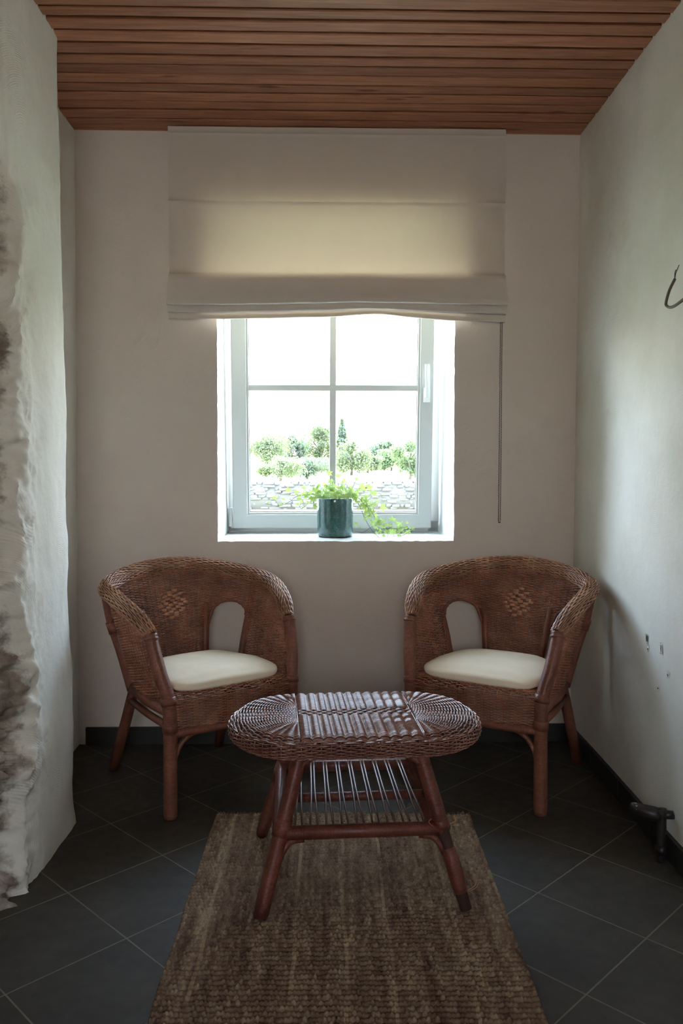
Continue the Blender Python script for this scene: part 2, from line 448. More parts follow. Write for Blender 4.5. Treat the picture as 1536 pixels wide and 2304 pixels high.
# skirting
b = MB(); b.box((0, -.006, .036), (2.02, .012, .072), bev=.0015)
for x in (-.72, -.42, -.12, .18, .48, .78): b.box((x, -.0125, .036), (.0025, .001, .07))
o = onwall(b.build('baseboard_back', M_base, sm=False)); tag(o, kind='structure')
b = MB(); y = 3.37
while y > -1.7:
    b.box((.972 + .002 * rng.random(), y - .149, .036), (.014, .296, .072), bev=.0015); y -= .3
o = b.build('baseboard_right', M_base, sm=False); tag(o, kind='structure')

# plaster chips and plugged holes on the right wall
def chip(y, z, w, h, seed):
    b = MB(); k = 16; P = [(0, 0, 0)]
    for i in range(k):
        a = i * 2 * PI / k; r = 1 + .5 * noise.noise(Vector((math.cos(a) * 2, math.sin(a) * 2, seed)))
        P.append((-.0012, math.cos(a) * w * r, math.sin(a) * h * r))
    P[0] = (-.003, 0, 0)
    b.add(P, [(0, i + 1, (i + 1) % k + 1) for i in range(k)])
    for i in range(5):   # raised crumbs of plaster round the hole
        a = rng.random() * 6.28
        b.box((-.002, math.cos(a) * w * 1.5, math.sin(a) * h * 1.4), (.003, .003, .0025), Matrix.Rotation(a, 4, 'X'), m=1)
    o = b.build('plaster_chip', [M_chip, M_right], wall_right, sm=False); o.location = (.979 + .009 * z - .003, y, z)
chip(2.565, .60, .008, .010, 1); chip(2.452, .595, .004, .012, 2); chip(2.555, .570, .002, .007, 3); chip(2.40, .53, .004, .007, 5); chip(2.47, .47, .004, .005, 6)

# ------------------------------------------------------------------ window
win = empty('window_1'); onwall(win); tag(win, kind='structure')
b = MB()
FX0, FX1, FZ0, FZ1 = -.477, .490, .829, 2.16
fw = .052
for c, d in (((FX0 + fw / 2 - .01, .455, (FZ0 + FZ1) / 2), (fw + .02, .07, FZ1 - FZ0 + .02)), ((FX1 - fw / 2 + .01, .455, (FZ0 + FZ1) / 2), (fw + .02, .07, FZ1 - FZ0 + .02)),
             (((FX0 + FX1) / 2, .455, FZ0 + .027), (FX1 - FX0, .07, .055)), (((FX0 + FX1) / 2, .455, FZ1 - .03), (FX1 - FX0, .07, .06))):
    b.box(c, d, bev=.004)
b.build('window_frame', M_pvc, win, sm=False)
# tilted-in sash: origin on its lower edge
sash = bpy.data.objects.new('sash', None); COL.objects.link(sash); sash.parent = win
TILT = math.radians(5.5)
sx0, sx1, sh = -.446, .449, 1.27
sash_root = sash
bpy.data.objects.remove(sash)
RT = Matrix.Translation((0, .385, .853)) @ Matrix.Rotation(TILT, 4, 'X')
b = MB(); w = .066
b.box(((sx0 + w / 2), 0, sh / 2), (w, .056, sh), bev=.005); b.box(((sx1 - w / 2 + .003), 0, sh / 2), (w - .006, .056, sh), bev=.005)
b.box(((sx0 + sx1) / 2, 0, .032), (sx1 - sx0 - .02, .054, .064), bev=.005); b.box(((sx0 + sx1) / 2, 0, sh - .035), (sx1 - sx0 - .02, .054, .07), bev=.005)
# stepped glazing bead
gx0, gx1, gz0, gz1 = sx0 + w, sx1 - w + .006, .064, sh - .07
for c, d in (((gx0 + .004, -.008, sh / 2), (.010, .02, gz1 - gz0)), ((gx1 - .004, -.008, sh / 2), (.010, .02, gz1 - gz0)), (((gx0 + gx1) / 2, -.008, gz0 + .004), (gx1 - gx0, .02, .010)), (((gx0 + gx1) / 2, -.008, gz1 - .004), (gx1 - gx0, .02, .010))):
    b.box(c, d, bev=.002)
sash = b.build('sash', M_pvc, win, sm=False); sash.matrix_local = RT
b = MB()
for c, d in (((gx0 + .010, -.004, sh / 2), (.003, .006, gz1 - gz0)), ((gx1 - .010, -.004, sh / 2), (.003, .006, gz1 - gz0)), (((gx0 + gx1) / 2, -.004, gz0 + .0105), (gx1 - gx0, .006, .003))):
    b.box(c, d)
b.build('rubber_seal', M_seal, sash, sm=False)
b = MB(); b.box(((gx0 + gx1) / 2, .004, (gz0 + gz1) / 2), (gx1 - gx0, .004, gz1 - gz0)); b.build('glass_pane', M_glass, sash, sm=False)
mz = 1.489 - .853 - .005
b = MB(); b.box((.003, -.004, (gz0 + gz1) / 2), (.028, .016, gz1 - gz0 - .01), bev=.003); b.build('glazing_bar', M_pvc, sash, sm=False)
b = MB(); b.box(((gx0 + gx1) / 2, -.0045, mz), (gx1 - gx0 - .01, .016, .026), bev=.003); b.build('glazing_bar', M_pvc, sash, sm=False)
b = MB()
hx, hz = sx1 - .030, mz - .03
b.box((hx, -.034, hz), (.030, .012, .065), bev=.003)
b.box((hx, -.047, hz), (.018, .026, .022), bev=.004)
b.tube([(hx, -.06, hz - .008), (hx, -.062, hz + .05), (hx - .003, -.065, hz + .12), (hx - .004, -.064, hz + .135)], [.011, .0105, .0115, .010], 10, flat=.6)
b.build('window_handle', M_handle, sash)
b = MB(); b.box((-.459, .395, .90), (.016, .03, .085), bev=.003); b.box((-.452, .388, .865), (.006, .02, .03), bev=.002)
b.build('hinge', M_handle, win, sm=False)

# ------------------------------------------------------------------ roman blind
blind = empty('roman_blind'); onwall(blind); blind.location.y -= .012
tag(blind, 'raised beige linen roman blind hanging over the top half of the window', 'blind')
bx0, bx1 = -.655, .683
prof = [(-.050, 2.474), (-.0502, 2.45), (-.0525, 2.448), (-.050, 2.446), (-.049, 2.30), (-.049, 2.192), (-.0535, 2.184), (-.0555, 2.181), (-.050, 2.177), (-.048, 2.05), (-.050, 1.905),
        (-.060, 1.898), (-.071, 1.892), (-.074, 1.87), (-.080, 1.80), (-.082, 1.782), (-.076, 1.775), (-.068, 1.785), (-.063, 1.87), (-.059, 1.884), (-.056, 1.87), (-.0565, 1.775), (-.055, 1.757), (-.048, 1.752), (-.044, 1.77), (-.043, 1.86), (-.040, 1.868), (-.037, 1.86), (-.036, 1.76), (-.034, 1.735), (-.027, 1.732), (-.024, 1.75)]
def resample(pr, ds=.012):
    o = [pr[0]]
    for a, c in zip(pr[:-1], pr[1:]):
        k = max(1, int(math.dist(a, c) / ds))
        for i in range(1, k + 1): o.append((a[0] + (c[0] - a[0]) * i / k, a[1] + (c[1] - a[1]) * i / k))
    return o
pr = resample(prof)
xs = np.linspace(bx0, bx1, 90); G = []
for k, (d, z) in enumerate(pr):
    row = []
    for x in xs:
        sag = smooth(1.95, 1.78, z)
        dz = sag * (.006 * math.sin((x + .2) * 4.2) + .004 * noise.noise(Vector((x * 6, 0, 3))))
        last = smooth(1.765, 1.74, z)
        dz += last * (-.012 * smooth(.15, .6, x) + .010 * math.exp(-((x - .18) / .11) ** 2) - .004)
        dd = noise.noise(Vector((x * 3.2, z * 3, 1))) * .0035 + noise.noise(Vector((x * 10, z * 1.5, 4))) * .0012
        flare = .004 * smooth(1.90, 1.78, z) * math.copysign(1, x) * smooth(.55, .66, abs(x))
        inw = -.003 * smooth(2.3, 1.95, z) * math.copysign(1, x) * smooth(.5, .66, abs(x)) * (1 - smooth(1.90, 1.8, z))
        row.append((x + flare + inw, d + dd, z + dz - .002 * (x > 0) * 0))
    G.append(row)
b = MB(); b.grid(np.array(G)); b.build('fabric_panel', M_blind, blind)
for sx in (0, 1):
    x0, x1 = (bx0 + .003, bx0 + .036) if sx == 0 else (bx1 - .036, bx1 - .003)
    b = MB(); b.grid(np.array([[(x, -.0435 + noise.noise(Vector((x * 3.2, z * 3, 1))) * .0035, z) for x in np.linspace(x0, x1, 5)] for z in np.linspace(2.46, 1.91, 40)]))
    b.build('side_hem', M_blind, blind)
b = MB(); b.box(((bx0 + bx1) / 2, -.022, 2.452), (bx1 - bx0 - .01, .036, .04), bev=.003); b.build('head_rail', M_pvc, blind, sm=False)
b = MB()
def bead(bb, c, r=.0022):
    v = []; f = []
    for i in range(5):
        a = PI * i / 4
        for j in range(6): v.append((c[0] + r * math.sin(a) * math.cos(j * PI / 3), c[1] + r * math.sin(a) * math.sin(j * PI / 3), c[2] + r * math.cos(a)))
    for i in range(4):
        for j in range(6): f.append((i * 6 + j, i * 6 + (j + 1) % 6, i * 6 + 6 + (j + 1) % 6, i * 6 + 6 + j))
    bb.add(v, f)
zt = 1.757; zb = .907; sp = .0064
zz = zt
while zz > zb + .006:
    t = (zt - zz) / (zt - zb)
    bead(b, (.6765 - .003 * t, -.03, zz)); bead(b, (.6700 - .004 * t, -.03, zz - .003)); zz -= sp
for a in (-.8, 0, .8): bead(b, (.6698 + .0035 * math.sin(a) , -.03, zb + .003 - .003 * math.cos(a)))
b.tube([(.6765, -.03, zt), (.6735, -.03, zb + .004)], .0006, 5); b.tube([(.6700, -.03, zt), (.666, -.03, zb + .004)], .0006, 5)
b.build('bead_chain', M_bead, blind)

# ------------------------------------------------------------------ weaving
def weave_rows(bb, rows, S, phase0=0, amp=.0027, r=.0021, nrm=None, sub=4, sides=4, m=None, closed=False):
    """rows: list of (K,3) arrays sampled sub per stake; offset alternately along nrm"""
    for k, (P, N, s0) in enumerate(rows):
        if len(P) < 3: continue
        s = (np.arange(len(P)) + s0) / sub
        off = amp * np.cos(PI * s + PI * (k + phase0))
        off = np.clip(off * 1.5, -amp, amp)
        bb.tube(P + N * off[:, None], r, sides, cap=False, m=m, closed=closed)

def make_chair():
    root = empty('wicker_armchair')
    half = [((.235, .012), (.265, .070, .587)), ((.240, .12), (.296, .155, .648)), ((.240, .225), (.314, .26, .688)), ((.216, .33), (.300, .375, .705)),
            ((.150, .388), (.222, .457, .728)), ((.075, .408), (.115, .496, .746)), ((0, .412), (0, .508, .753))]
    Bp = [(-x, y, .36) for (x, y), _ in half] + [(x, y, .36) for (x, y), _ in half[-2::-1]]
    Tp = [(-t[0], t[1], t[2]) for _, t in half] + [t for _, t in half[-2::-1]]
    Bc, Tc = crom(Bp, 40), crom(Tp, 40)
    mid = Bc * .45 + Tc * .55
    L = np.concatenate([[0], np.cumsum(np.linalg.norm(np.diff(mid, axis=0), axis=1))])
    NS = 62; sub = 4; n = NS * sub + 1
    q = np.linspace(0, L[-1], n)
    B = np.stack([np.interp(q, L, Bc[:, i]) for i in range(3)], 1); T = np.stack([np.interp(q, L, Tc[:, i]) for i in range(3)], 1)
    ui = np.interp(q, L, np.linspace(0, 12, len(L)))          # index on the 13 keys
    ca, wa, at_, ab = 3.75, .80, .605, .36
    def hole(u, z):
        u = u if u <= 6 else 12 - u
        e = abs(u - ca) / wa
        if e >= 1: return False
        return z < at_ - .095 * (1 - math.sqrt(1 - e ** 2.4))
    def S(i, z):   # point on the shell, bulging a little
        v = (z - .36) / (T[i, 2] - .36); p = B[i] + (T[i] - B[i]) * v
        return p
    tan = np.gradient(mid, axis=0)
    tq = np.stack([np.interp(q, L, tan[:, i]) for i in range(3)], 1); tq[:, 2] = 0
    tq /= np.linalg.norm(tq, axis=1)[:, None]
    NRM = np.stack([-tq[:, 1], tq[:, 0], np.zeros(n)], 1)     # sideways of the wall
    b = MB()
    z = .366; k = 0
    while z < .765:
        run = []; idx0 = 0
        def flush():
            if len(run) > 5:
                P = np.array([S(i, z) for i in run]); s = (np.array(run)) / sub
                amp = .0042
                off = np.clip(amp * 1.5 * np.cos(PI * s + PI * k), -amp, amp)
                b.tube(P + NRM[run] * off[:, None], .00215, 4, cap=False)
        for i in range(n):
            ok = z < T[i, 2] - .006 and not hole(ui[i], z)
            if ok: run.append(i)
            else: flush(); run = []
        flush()
        z += .00465; k += 1
    b.build('woven_shell', M_weave, root)
    b = MB()
    for j in range(1, NS):
        i = j * sub
        zs_ = [zz for zz in np.linspace(.36, T[i, 2], 12)]
        pts = [S(i, zz) for zz in zs_ if not hole(ui[i], zz)]
        if len(pts) > 1: b.tube(np.array(pts), .0022, 5, cap=False)
    b.build('stakes', M_weave, root)
    # flat cane diamond in the middle of the back
    b = MB(); ic = (NS // 2) * sub
    rowsN = [2, 4, 5, 6, 5, 4, 2]
    for r_, cnt in enumerate(rowsN):
        z0 = .650 - r_ * .0155
        for c in range(cnt):
            off = (c - (cnt - 1) / 2) * 1.0
            jj = ic + int(round(off * sub * 1.0))
            if (c + r_) % 1 == 0:
                a, e = max(0, jj - 2 if (r_ % 2) else jj - 2), jj + 2
                pts = []
                for i in range(a, e + 1):
                    t = (i - a) / (e - a)
                    p = S(i, z0 + (.007 if c % 2 else 0)) - NRM[i] * (.0045 + .0045 * math.sin(PI * t)); pts.append(p)
                pts = np.array(pts)
                up = np.array([0, 0, .0055]); G = np.stack([pts - up + NRM[jj] * .0025, pts - up, pts - up * .5 - NRM[jj] * .0008, pts + up * .5 - NRM[jj] * .0008, pts + up, pts + up + NRM[jj] * .0025], 1)
                b.grid(G)
    b.build('flat_cane_diamond', M_flat, root)
    # braided rim
    b = MB()
    Lr = np.concatenate([[0], np.cumsum(np.linalg.norm(np.diff(Tc, axis=0), axis=1))]); SP = .0235; nst = int(Lr[-1] / SP); m = nst * 4 + 1
    qq = np.linspace(0, Lr[-1], m); C = np.stack([np.interp(qq, Lr, Tc[:, i]) for i in range(3)], 1)
    t = np.gradient(C, axis=0); t /= np.linalg.norm(t, axis=1)[:, None]
    U = np.array([[0, 0, 1.0]]) - t * t[:, 2:3]; U /= np.linalg.norm(U, axis=1)[:, None]; W = np.cross(t, U)
    e = np.minimum(np.arange(m), np.arange(m)[::-1]) / 4.0
    Rr = .0185 + .0075 * np.clip(e / 2.2, 0, 1)
    nk = 28
    for k in range(nk):
        a = 2 * PI * k / nk + np.arange(m) / 4 * .06
        off = .0021 * np.clip(1.5 * np.cos(PI * np.arange(m) / 4 + PI * k), -1, 1)
        rr = Rr + off
        b.tube(C + U * (np.cos(a) * rr)[:, None] + W * (np.sin(a) * rr)[:, None], .0025, 4, cap=False, m=0)
    b.tube(C, Rr - .0035, 10, m=1)
    b.build('braided_rim', [M_rimw, M_core], root)
    # legs
    def P2(x, y): return y
    for sx in (-1, 1):
        b = MB()
        path = crom([(sx * .235, 0, 0), (sx * .235, 0, .12), (sx * .235, .0, .28), (sx * .238, .004, .38), (sx * .256, .030, .47), (sx * .268, .062, .56), (sx * .268, .072, .592)], 8)
        k = len(path); rr = np.full(k, .0225); rr[0] = .0205; rr[-8:] = np.linspace(.0225, .0215, 8)
        b.tube(path, rr, 14)
        b.tube([(sx * .235, 0, -.0), (sx * .235, 0, .006)], .0195, 12, m=1)
        for z in (.30, .385, .575):   # thicker bindings at the joints
            j = int(np.argmin(abs(path[:, 2] - z))); b.tube(path[max(0, j - 1):j + 2], .0252, 14)
        b.build('front_leg', [M_wrap, M_core], root)
        b = MB()
        b.tube([(sx * .222, .52, 0), (sx * .213, .44, .17), (sx * .203, .365, .335), (sx * .200, .35, .37)], [.019, .0195, .0195, .019], 12)
        b.tube([(sx * .222, .521, 0), (sx * .2218, .518, .006)], .0175, 12, m=1)
        b.build('rear_leg', [M_wrap, M_core], root)
        b = MB()
        b.tube(crom([(sx * .222, .352, .335), (sx * .252, .365, .46), (sx * .286, .375, .58), (sx * .307, .378, .69)], 6), .0135, 10)
        b.tube([(sx * .276, .371, .545), (sx * .288, .374, .585)], .0175, 10)
        b.build('outer_post', M_wrap, root)
        # rails below the seat
        b = MB()
        b.tube([(sx * .236, .012, .345), (sx * .237, .18, .343), (sx * .216, .345, .345)], .0185, 12)
        b.tube([(sx * .235, .012, .295), (sx * .232, .18, .295), (sx * .212, .385, .292)], .0125, 10)
        b.build('side_rail', M_wrap, root)
        b = MB()
        th = np.linspace(0, PI / 2, 12)
        b.tube([(sx * (.222 - .085 * (1 - math.cos(a))), -.002, .165 + .10 * math.sin(a)) for a in th], .0088, 8)
        b.build('corner_brace', M_wrap, root)
        # edge of the arched opening, with the wide wrapped upright on its inner side
        b = MB(); pts = []
        for e in np.linspace(-.999, .999, 25):
            u = ca + wa * e; uu = u if sx < 0 else 12 - u
            i = int(np.argmin(abs(ui - uu))); zt_ = at_ - .095 * (1 - math.sqrt(max(0, 1 - abs(e) ** 2.4)))
            pts.append(S(i, zt_))
        pts = [S(int(np.argmin(abs(ui - ((ca - wa) if sx < 0 else 12 - ca + wa)))), .36)] + pts + [S(int(np.argmin(abs(ui - ((ca + wa) if sx < 0 else 12 - ca - wa)))), .36)]
        b.tube(np.array(pts), .0062, 8)
        i = int(np.argmin(abs(ui - ((ca + wa + .12) if sx < 0 else 12 - ca - wa - .12))))
        b.tube([S(i, .36), S(i, .47), S(i, .60)], [.0135, .013, .011], 10)
        b.build('arch_edge', M_wrap, root)
    # seat deck and apron: one weave surface rising up the front and running back
    b = MB()
    pf = [(-.004, .285), (-.007, .33), (-.006, .375), (.0, .387), (.012, .392), (.03, .393), (.12, .388), (.38, .388)]
    pf = resample(pf, .0045)
    nx = 20; xq = np.linspace(-1, 1, nx * 4 + 1)
    for k, (yy, zz) in enumerate(pf):
        hw = .226 if yy < .25 else .226 - .35 * (yy - .25)
        bow = -.012 * (1 - xq ** 2) * smooth(.2, 0, yy)
        P = np.stack([xq * hw, yy + bow, np.full_like(xq, zz)], 1)
        j = min(len(pf) - 1, k + 1); dy, dz = pf[j][0] - pf[j - 1][0], pf[j][1] - pf[j - 1][1]; l = math.hypot(dy, dz) + 1e-9
        N = np.array([0, -dz / l, dy / l])
        off = np.clip(.0028 * 1.5 * np.cos(PI * np.arange(len(xq)) / 4 + PI * k), -.0028, .0028)
        b.tube(P + N[None] * off[:, None], .0021, 4, cap=False)
    for j in range(nx + 1):
        x = -1 + 2 * j / nx
        b.tube([(x * .226 if yy < .25 else x * (.226 - .35 * (yy - .25)), yy - .012 * (1 - x * x) * smooth(.2, 0, yy), zz) for yy, zz in pf[::3]], .002, 5, cap=False)
    b.build('seat_weave', M_weave, root)
    b = MB(); b.tube([(x, -.004 - .010 * (1 - (x / .235) ** 2), .270 + .004 * abs(x) / .235) for x in np.linspace(-.225, .225, 14)], .0135, 12)
    b.build('front_rail', M_wrap, root)
    b = MB(); b.tube([(x, .365, .34) for x in (-.2, 0, .2)], .015, 10); b.build('rear_rail', M_wrap, root)
    return root

chair = make_chair()
PHI1 = math.radians(36.5); PHI2 = math.radians(-31.0)
def place_chair(o, foot, sx, phi):
    c, s = math.cos(phi), math.sin(phi); x, y = sx * .235, 0
    o.location = (foot[0] - (c * x - s * y), foot[1] - (s * x + c * y), 0); o.rotation_euler = (0, 0, phi)
place_chair(chair, (-.529, 2.635), -1, PHI1)
tag(chair, 'brown wicker tub armchair to the left of the table, beside the rough plaster wall', 'chair', 'wicker armchairs below the window')
chair2 = copy_tree(chair); place_chair(chair2, (.676, 2.665), 1, PHI2)
tag(chair2, 'brown wicker tub armchair to the right of the table, its shadow on the side wall', 'chair', 'wicker armchairs below the window')

# cushions
def make_cushion():
    b = MB(); nu, nv = 48, 64; G = []
    for i in range(nu + 1):
        ph = -PI / 2 + PI * i / nu
        row = []
        for j in range(nv):
            th = 2 * PI * j / nv
            c, s = math.cos(th), math.sin(th)
            e = .42
            px = math.copysign(abs(c) ** e, c); py = math.copysign(abs(s) ** e, s)
            rr = max(0, math.cos(ph)) ** .42
            hw = .221 - .05 * smooth(-.1, 1, py) 
            x = px * hw * rr; y = .192 + py * .186 * rr
            h = .025 * math.copysign(abs(math.sin(ph)) ** .8, ph)
            z = .412 + h + .008 * math.cos(x * 7) * (ph > 0) + .003 * noise.noise(Vector((x * 9, y * 9, 1)))
            if ph < 0: z = max(z, .3985)
            z -= .006 * smooth(.06, .02, y)
            row.append((x, y, z))
        G.append(row)
    b.grid(np.array(G), True)
    return b.build('cushion', M_cush)
cu = make_cushion()
cu.matrix_world = Matrix.Translation(chair.location) @ Matrix.Rotation(PHI1, 4, 'Z')
tag(cu, 'cream cotton seat cushion lying in the armchair on the left', 'cushion', 'cream seat cushions')
c2 = cu.copy(); COL.objects.link(c2); c2.matrix_world = Matrix.Translation(chair2.location) @ Matrix.Rotation(PHI2, 4, 'Z')
tag(c2, 'cream cotton seat cushion lying in the armchair on the right', 'cushion', 'cream seat cushions')

# ------------------------------------------------------------------ table
def make_table():
    root = empty('wicker_coffee_table', (.058, 2.278, .0135), math.radians(4.5))
    H = .441; HW, HL, cx0 = .208, .184, .157
    b = MB()
    def topz(x, y):  # gentle wave and rounded shoulder
        e = (abs(x) - cx0) / HL if abs(x) > cx0 else 0
        r = math.sqrt(min(1.2, e * e + (y / HW) ** 2))
        return H - .014 * smooth(.88, 1.0, r) + .0015 * noise.noise(Vector((x * 9, y * 9, 0)))
    ns = 11; sub = 4; w = cx0 * 2 / ns
    xs = np.linspace(-cx0, cx0, ns * sub + 1)
    y = -HW + .004; k = 0
    while y < HW - .003:
        gap = abs(y) < .024
        P = np.array([(x, y + .0012 * noise.noise(Vector((x * 20, y * 50, 2))), topz(x, y)) for x in xs])
        sh = (int((y + .024) / .012) % 2) * .5 if gap else 0
        off = .0058 * np.sqrt(np.abs(np.sin(PI * (np.arange(len(xs)) / sub + sh)))) - .0025 + (.0007 if k % 2 else 0)
        if not (gap and k % 3 == 2):
            P[:, 2] += off; b.tube(P, .0021, 5, cap=False, m=0)
        y += .0040; k += 1
    for j in range(ns + 1):
        x = -cx0 + j * w
        for dx in (-.003, .003):
            b.tube([(x + dx, yy, topz(x, yy) - (.0012 if 0 < j < ns else .0035)) for yy in np.linspace(-HW + .004, HW - .004, 16)], .0022, 5, cap=False, m=0)
    def fan(sx, t, q):
        X = cx0 + .005 + (HL - .005) * q * math.cos(t); Y = HW * math.sin(t) * (.34 + .66 * q)
        if q < .999: X -= 0
        return (sx * X, Y, topz(X, Y))
    for sx in (-1, 1):
        nr = 18; a = np.linspace(-PI / 2, PI / 2, nr * sub + 1)
        rr = .03; k = 0
        while rr < .995:
            P = np.array([fan(sx, t, rr) for t in a])
            off = np.clip(.0042 * np.cos(PI * np.arange(len(a)) / sub + PI * k), -.003, .003) * min(1, .35 + rr * 2)
            P[:, 2] += off; b.tube(P, .00215, 5, cap=False, m=0)
            rr += .0235; k += 1
        for j in range(nr + 1):
            t = -PI / 2 + PI * j / nr
            b.tube([fan(sx, t, q) for q in np.linspace(.0, .99, 12)], .0021, 5, cap=False, m=0)
    # rolled edge and side band
    def out(s, grow):
        # perimeter point, s in 0..1
        a = s
        return a
    per = []
    for x in np.linspace(-cx0, cx0, 40)[:-1]: per.append((x, -HW, 0, -1))
    for t in np.linspace(-PI / 2, PI / 2, 60)[:-1]: per.append((cx0 + HL * math.cos(t), HW * math.sin(t), math.cos(t), math.sin(t)))
    for x in np.linspace(cx0, -cx0, 40)[:-1]: per.append((x, HW, 0, 1))
    for t in np.linspace(PI / 2, 3 * PI / 2, 60)[:-1]: per.append((-cx0 + HL * math.cos(t), HW * math.sin(t), math.cos(t), math.sin(t)))
    per = np.array(per + [per[0]]); L = np.concatenate([[0], np.cumsum(np.linalg.norm(np.diff(per[:, :2], axis=0), axis=1))])
    NSt = 2 * int(L[-1] / .0245 / 2); m = NSt * sub
    q = np.linspace(0, L[-1], m, endpoint=False); X, Y, NX, NY = [np.interp(q, L, per[:, i]) for i in range(4)]
    prof = [(-.004, H - .0115), (.0015, H - .014), (.005, H - .0178), (.0068, H - .022), (.0075, H - .0265), (.0075, H - .031), (.007, H - .0355), (.006, H - .040), (.004, H - .0445), (.0015, H - .0485), (-.002, H - .052), (-.007, H - .0545)]
    for k, (d, z) in enumerate(prof):
        off = np.clip(.0042 * np.cos(PI * np.arange(m) / sub + PI * k), -.0028, .0028)
        g = smooth(H - .008, H - .02, z)
        P = np.stack([X + NX * (d + off * (.3 + .7 * g)), Y + NY * (d + off * (.3 + .7 * g)), z + off * (1 - g) + 0 * X], 1)
        b.tube(P, .0022, 4, cap=False, m=0, closed=True)
    for j in range(0, m, sub):
        b.tube([(X[j] + NX[j] * d, Y[j] + NY[j] * d, z) for d, z in prof], .0022, 4, cap=False, m=0)
    # dark board inside
    ring = [(X[j] - NX[j] * .003, Y[j] - NY[j] * .003) for j in range(0, m, 4)]
    k = len(ring); v = [(x, y, H - .0185) for x, y in ring] + [(x, y, H - .048) for x, y in ring]
    b.add(v, [tuple(range(k)), tuple(range(2 * k - 1, k - 1, -1))] + [(i, (i + 1) % k, k + (i + 1) % k, k + i) for i in range(k)], m=1)
    b.build('woven_tabletop', [M_tablew, M_core], root)
    # legs
    Tt = lambda sx, sy: np.array([sx * .152, sy * .135, .40]); Ft = lambda sx, sy: np.array([sx * .262, sy * .230, 0.0])
    def lp(sx, sy, z): return Ft(sx, sy) + (Tt(sx, sy) - Ft(sx, sy)) * (z / .40)
    for sx in (-1, 1):
        for sy in (-1, 1):
            b = MB()
            broken = sx == 1 and sy == -1
            if not broken:
                zz = np.linspace(.004, .40, 12); b.tube([lp(sx, sy, z) for z in zz], [.0185] + [.0200] * 11, 14, m=0)
                b.tube([lp(sx, sy, z) for z in (0, .008)], .0165, 12, m=1)
                b.tube([lp(sx, sy, z) for z in (.185, .228)], .0225, 14, m=0)
                b.build('leg', [M_tablewrap, M_core], root)
            else:
                b.tube([lp(sx, sy, z) for z in (0, .05, .24)], [.0150, .0155, .0155], 12, m=0)
                b.build('leg', [M_core], root)
                leg = bpy.data.objects[-1] if False else [c for c in bpy.data.objects if c.parent == root and c.name.startswith('leg')][-1]
                b = MB(); b.tube([lp(sx, sy, z) for z in np.linspace(.205, .40, 7)], .0200, 14); b.tube([lp(sx, sy, z) for z in (.190, .200, .214)], [.018, .0235, .022], 14); o = b.build('cane_wrapping', M_tablewrap, leg)
                b = MB(); b.tube([lp(sx, sy, z) for z in np.linspace(.040, .145, 6)], [.0175, .020, .0205, .020, .0205, .0185], 14); o = b.build('cane_wrapping', M_tablewrap, leg)
                p = lp(sx, sy, .045); q = lp(sx, sy, .20)
                for pts, rr in (([p + [.018, -.01, .005], p + [.034, -.014, .018], p + [.040, -.012, .045], p + [.033, -.014, .062]], .0012),
                                ([p + [.018, -.01, .0], p + [.036, -.012, .010], p + [.046, -.012, .024]], .0009),
                                ([q + [.02, -.012, .006], q + [.034, -.014, .014], q + [.030, -.016, .028]], .0016),
                                ([q + [-.018, -.014, -.004], q + [-.036, -.018, .014], q + [-.03, -.018, .024]], .0013)):
                    b = MB(); b.tube(crom(pts, 5), rr, 5); b.build('loose_cane_end', M_flat, leg)
    # shelf: rails, side rails, rods
    zf, zr = .192, .228
    A, B_ = lp(-1, -1, zf), lp(1, -1, zf); b = MB(); b.tube([A, (A + B_) / 2, B_], .0175, 12); 
    b.tube([A + [.012, 0, 0], A + [.055, 0, 0]], .0155, 12); b.build('shelf_front_rail', M_tablewrap, root)
    A2, B2 = lp(-1, 1, zr), lp(1, 1, zr); b = MB(); b.tube([A2, (A2 + B2) / 2, B2], .0165, 12); b.build('shelf_rear_rail', M_tablewrap, root)
    Am, Bm = (A + A2) / 2 + [0, .01, -.006], (B_ + B2) / 2 + [0, .01, -.006]; b = MB(); b.tube([Am, Bm], .0125, 12); b.build('shelf_middle_rail', M_tablewrap, root)
    for sx, P0, P1 in ((-1, A, A2), (1, B_, B2)):
        b = MB(); b.tube(crom([P0 + [sx * .006, 0, 0], (P0 * .6 + P1 * .4) + [sx * .006, 0, .002], P1 + [sx * .002, 0, .012]], 6), .0160, 12); b.build('shelf_side_rail', M_tablewrap, root)
    b_n = 9
    for j in range(b_n):
        t = (j + .6) / b_n
        x0 = A2[0] + .03 + (B2[0] - A2[0] - .065) * t; x1 = A[0] + .022 + (B_[0] - A[0] - .055) * t
        for s_ in (-1, 1):
            b = MB()
            p0 = (x0 + s_ * .0045, A2[1] - .004, zr + .014); p2 = (x1 + s_ * (.0085 + .002 * rng.random()), A[1] + .004, zf + .008); pm = ((x0 + x1) / 2 + s_ * .0050, (A[1] + A2[1]) / 2, (zf + zr) / 2 + .011)
            b.tube(crom([p0, pm, p2], 6), .0031, 7); b.build('shelf_rod', M_rod, root)
    # bent braces
    for sx in (-1, 1):
        for sy in (-1, 1):
            z1 = .128; p0 = lp(sx, sy, z1); zt_ = (zf if sy < 0 else zr) - .016 - z1; yo = -sy * .008
            b = MB(); b.tube(crom([p0 + [-sx * .010, 0, -.006], p0 + [-sx * .026, yo, .55 * zt_], p0 + [-sx * .046, yo * 2, .9 * zt_], p0 + [-sx * .078, yo * 2, zt_]], 6), .0088, 8); b.build('lower_brace', M_tablewrap, root)
            q0 = lp(sx, sy, .315); q1 = lp(sx, sy, .385) + [-sx * .065, 0, 0]
            b = MB(); b.tube(crom([q0 + [-sx * .012, 0, 0], q0 + [-sx * .018, 0, .035], q1 + [sx * .02, 0, -.006], q1], 6), .0085, 8); b.build('upper_brace', M_tablewrap, root)
    return root
table = make_table()
tag(table, 'low oval brown wicker coffee table with a rod shelf standing on the jute rug', 'table')

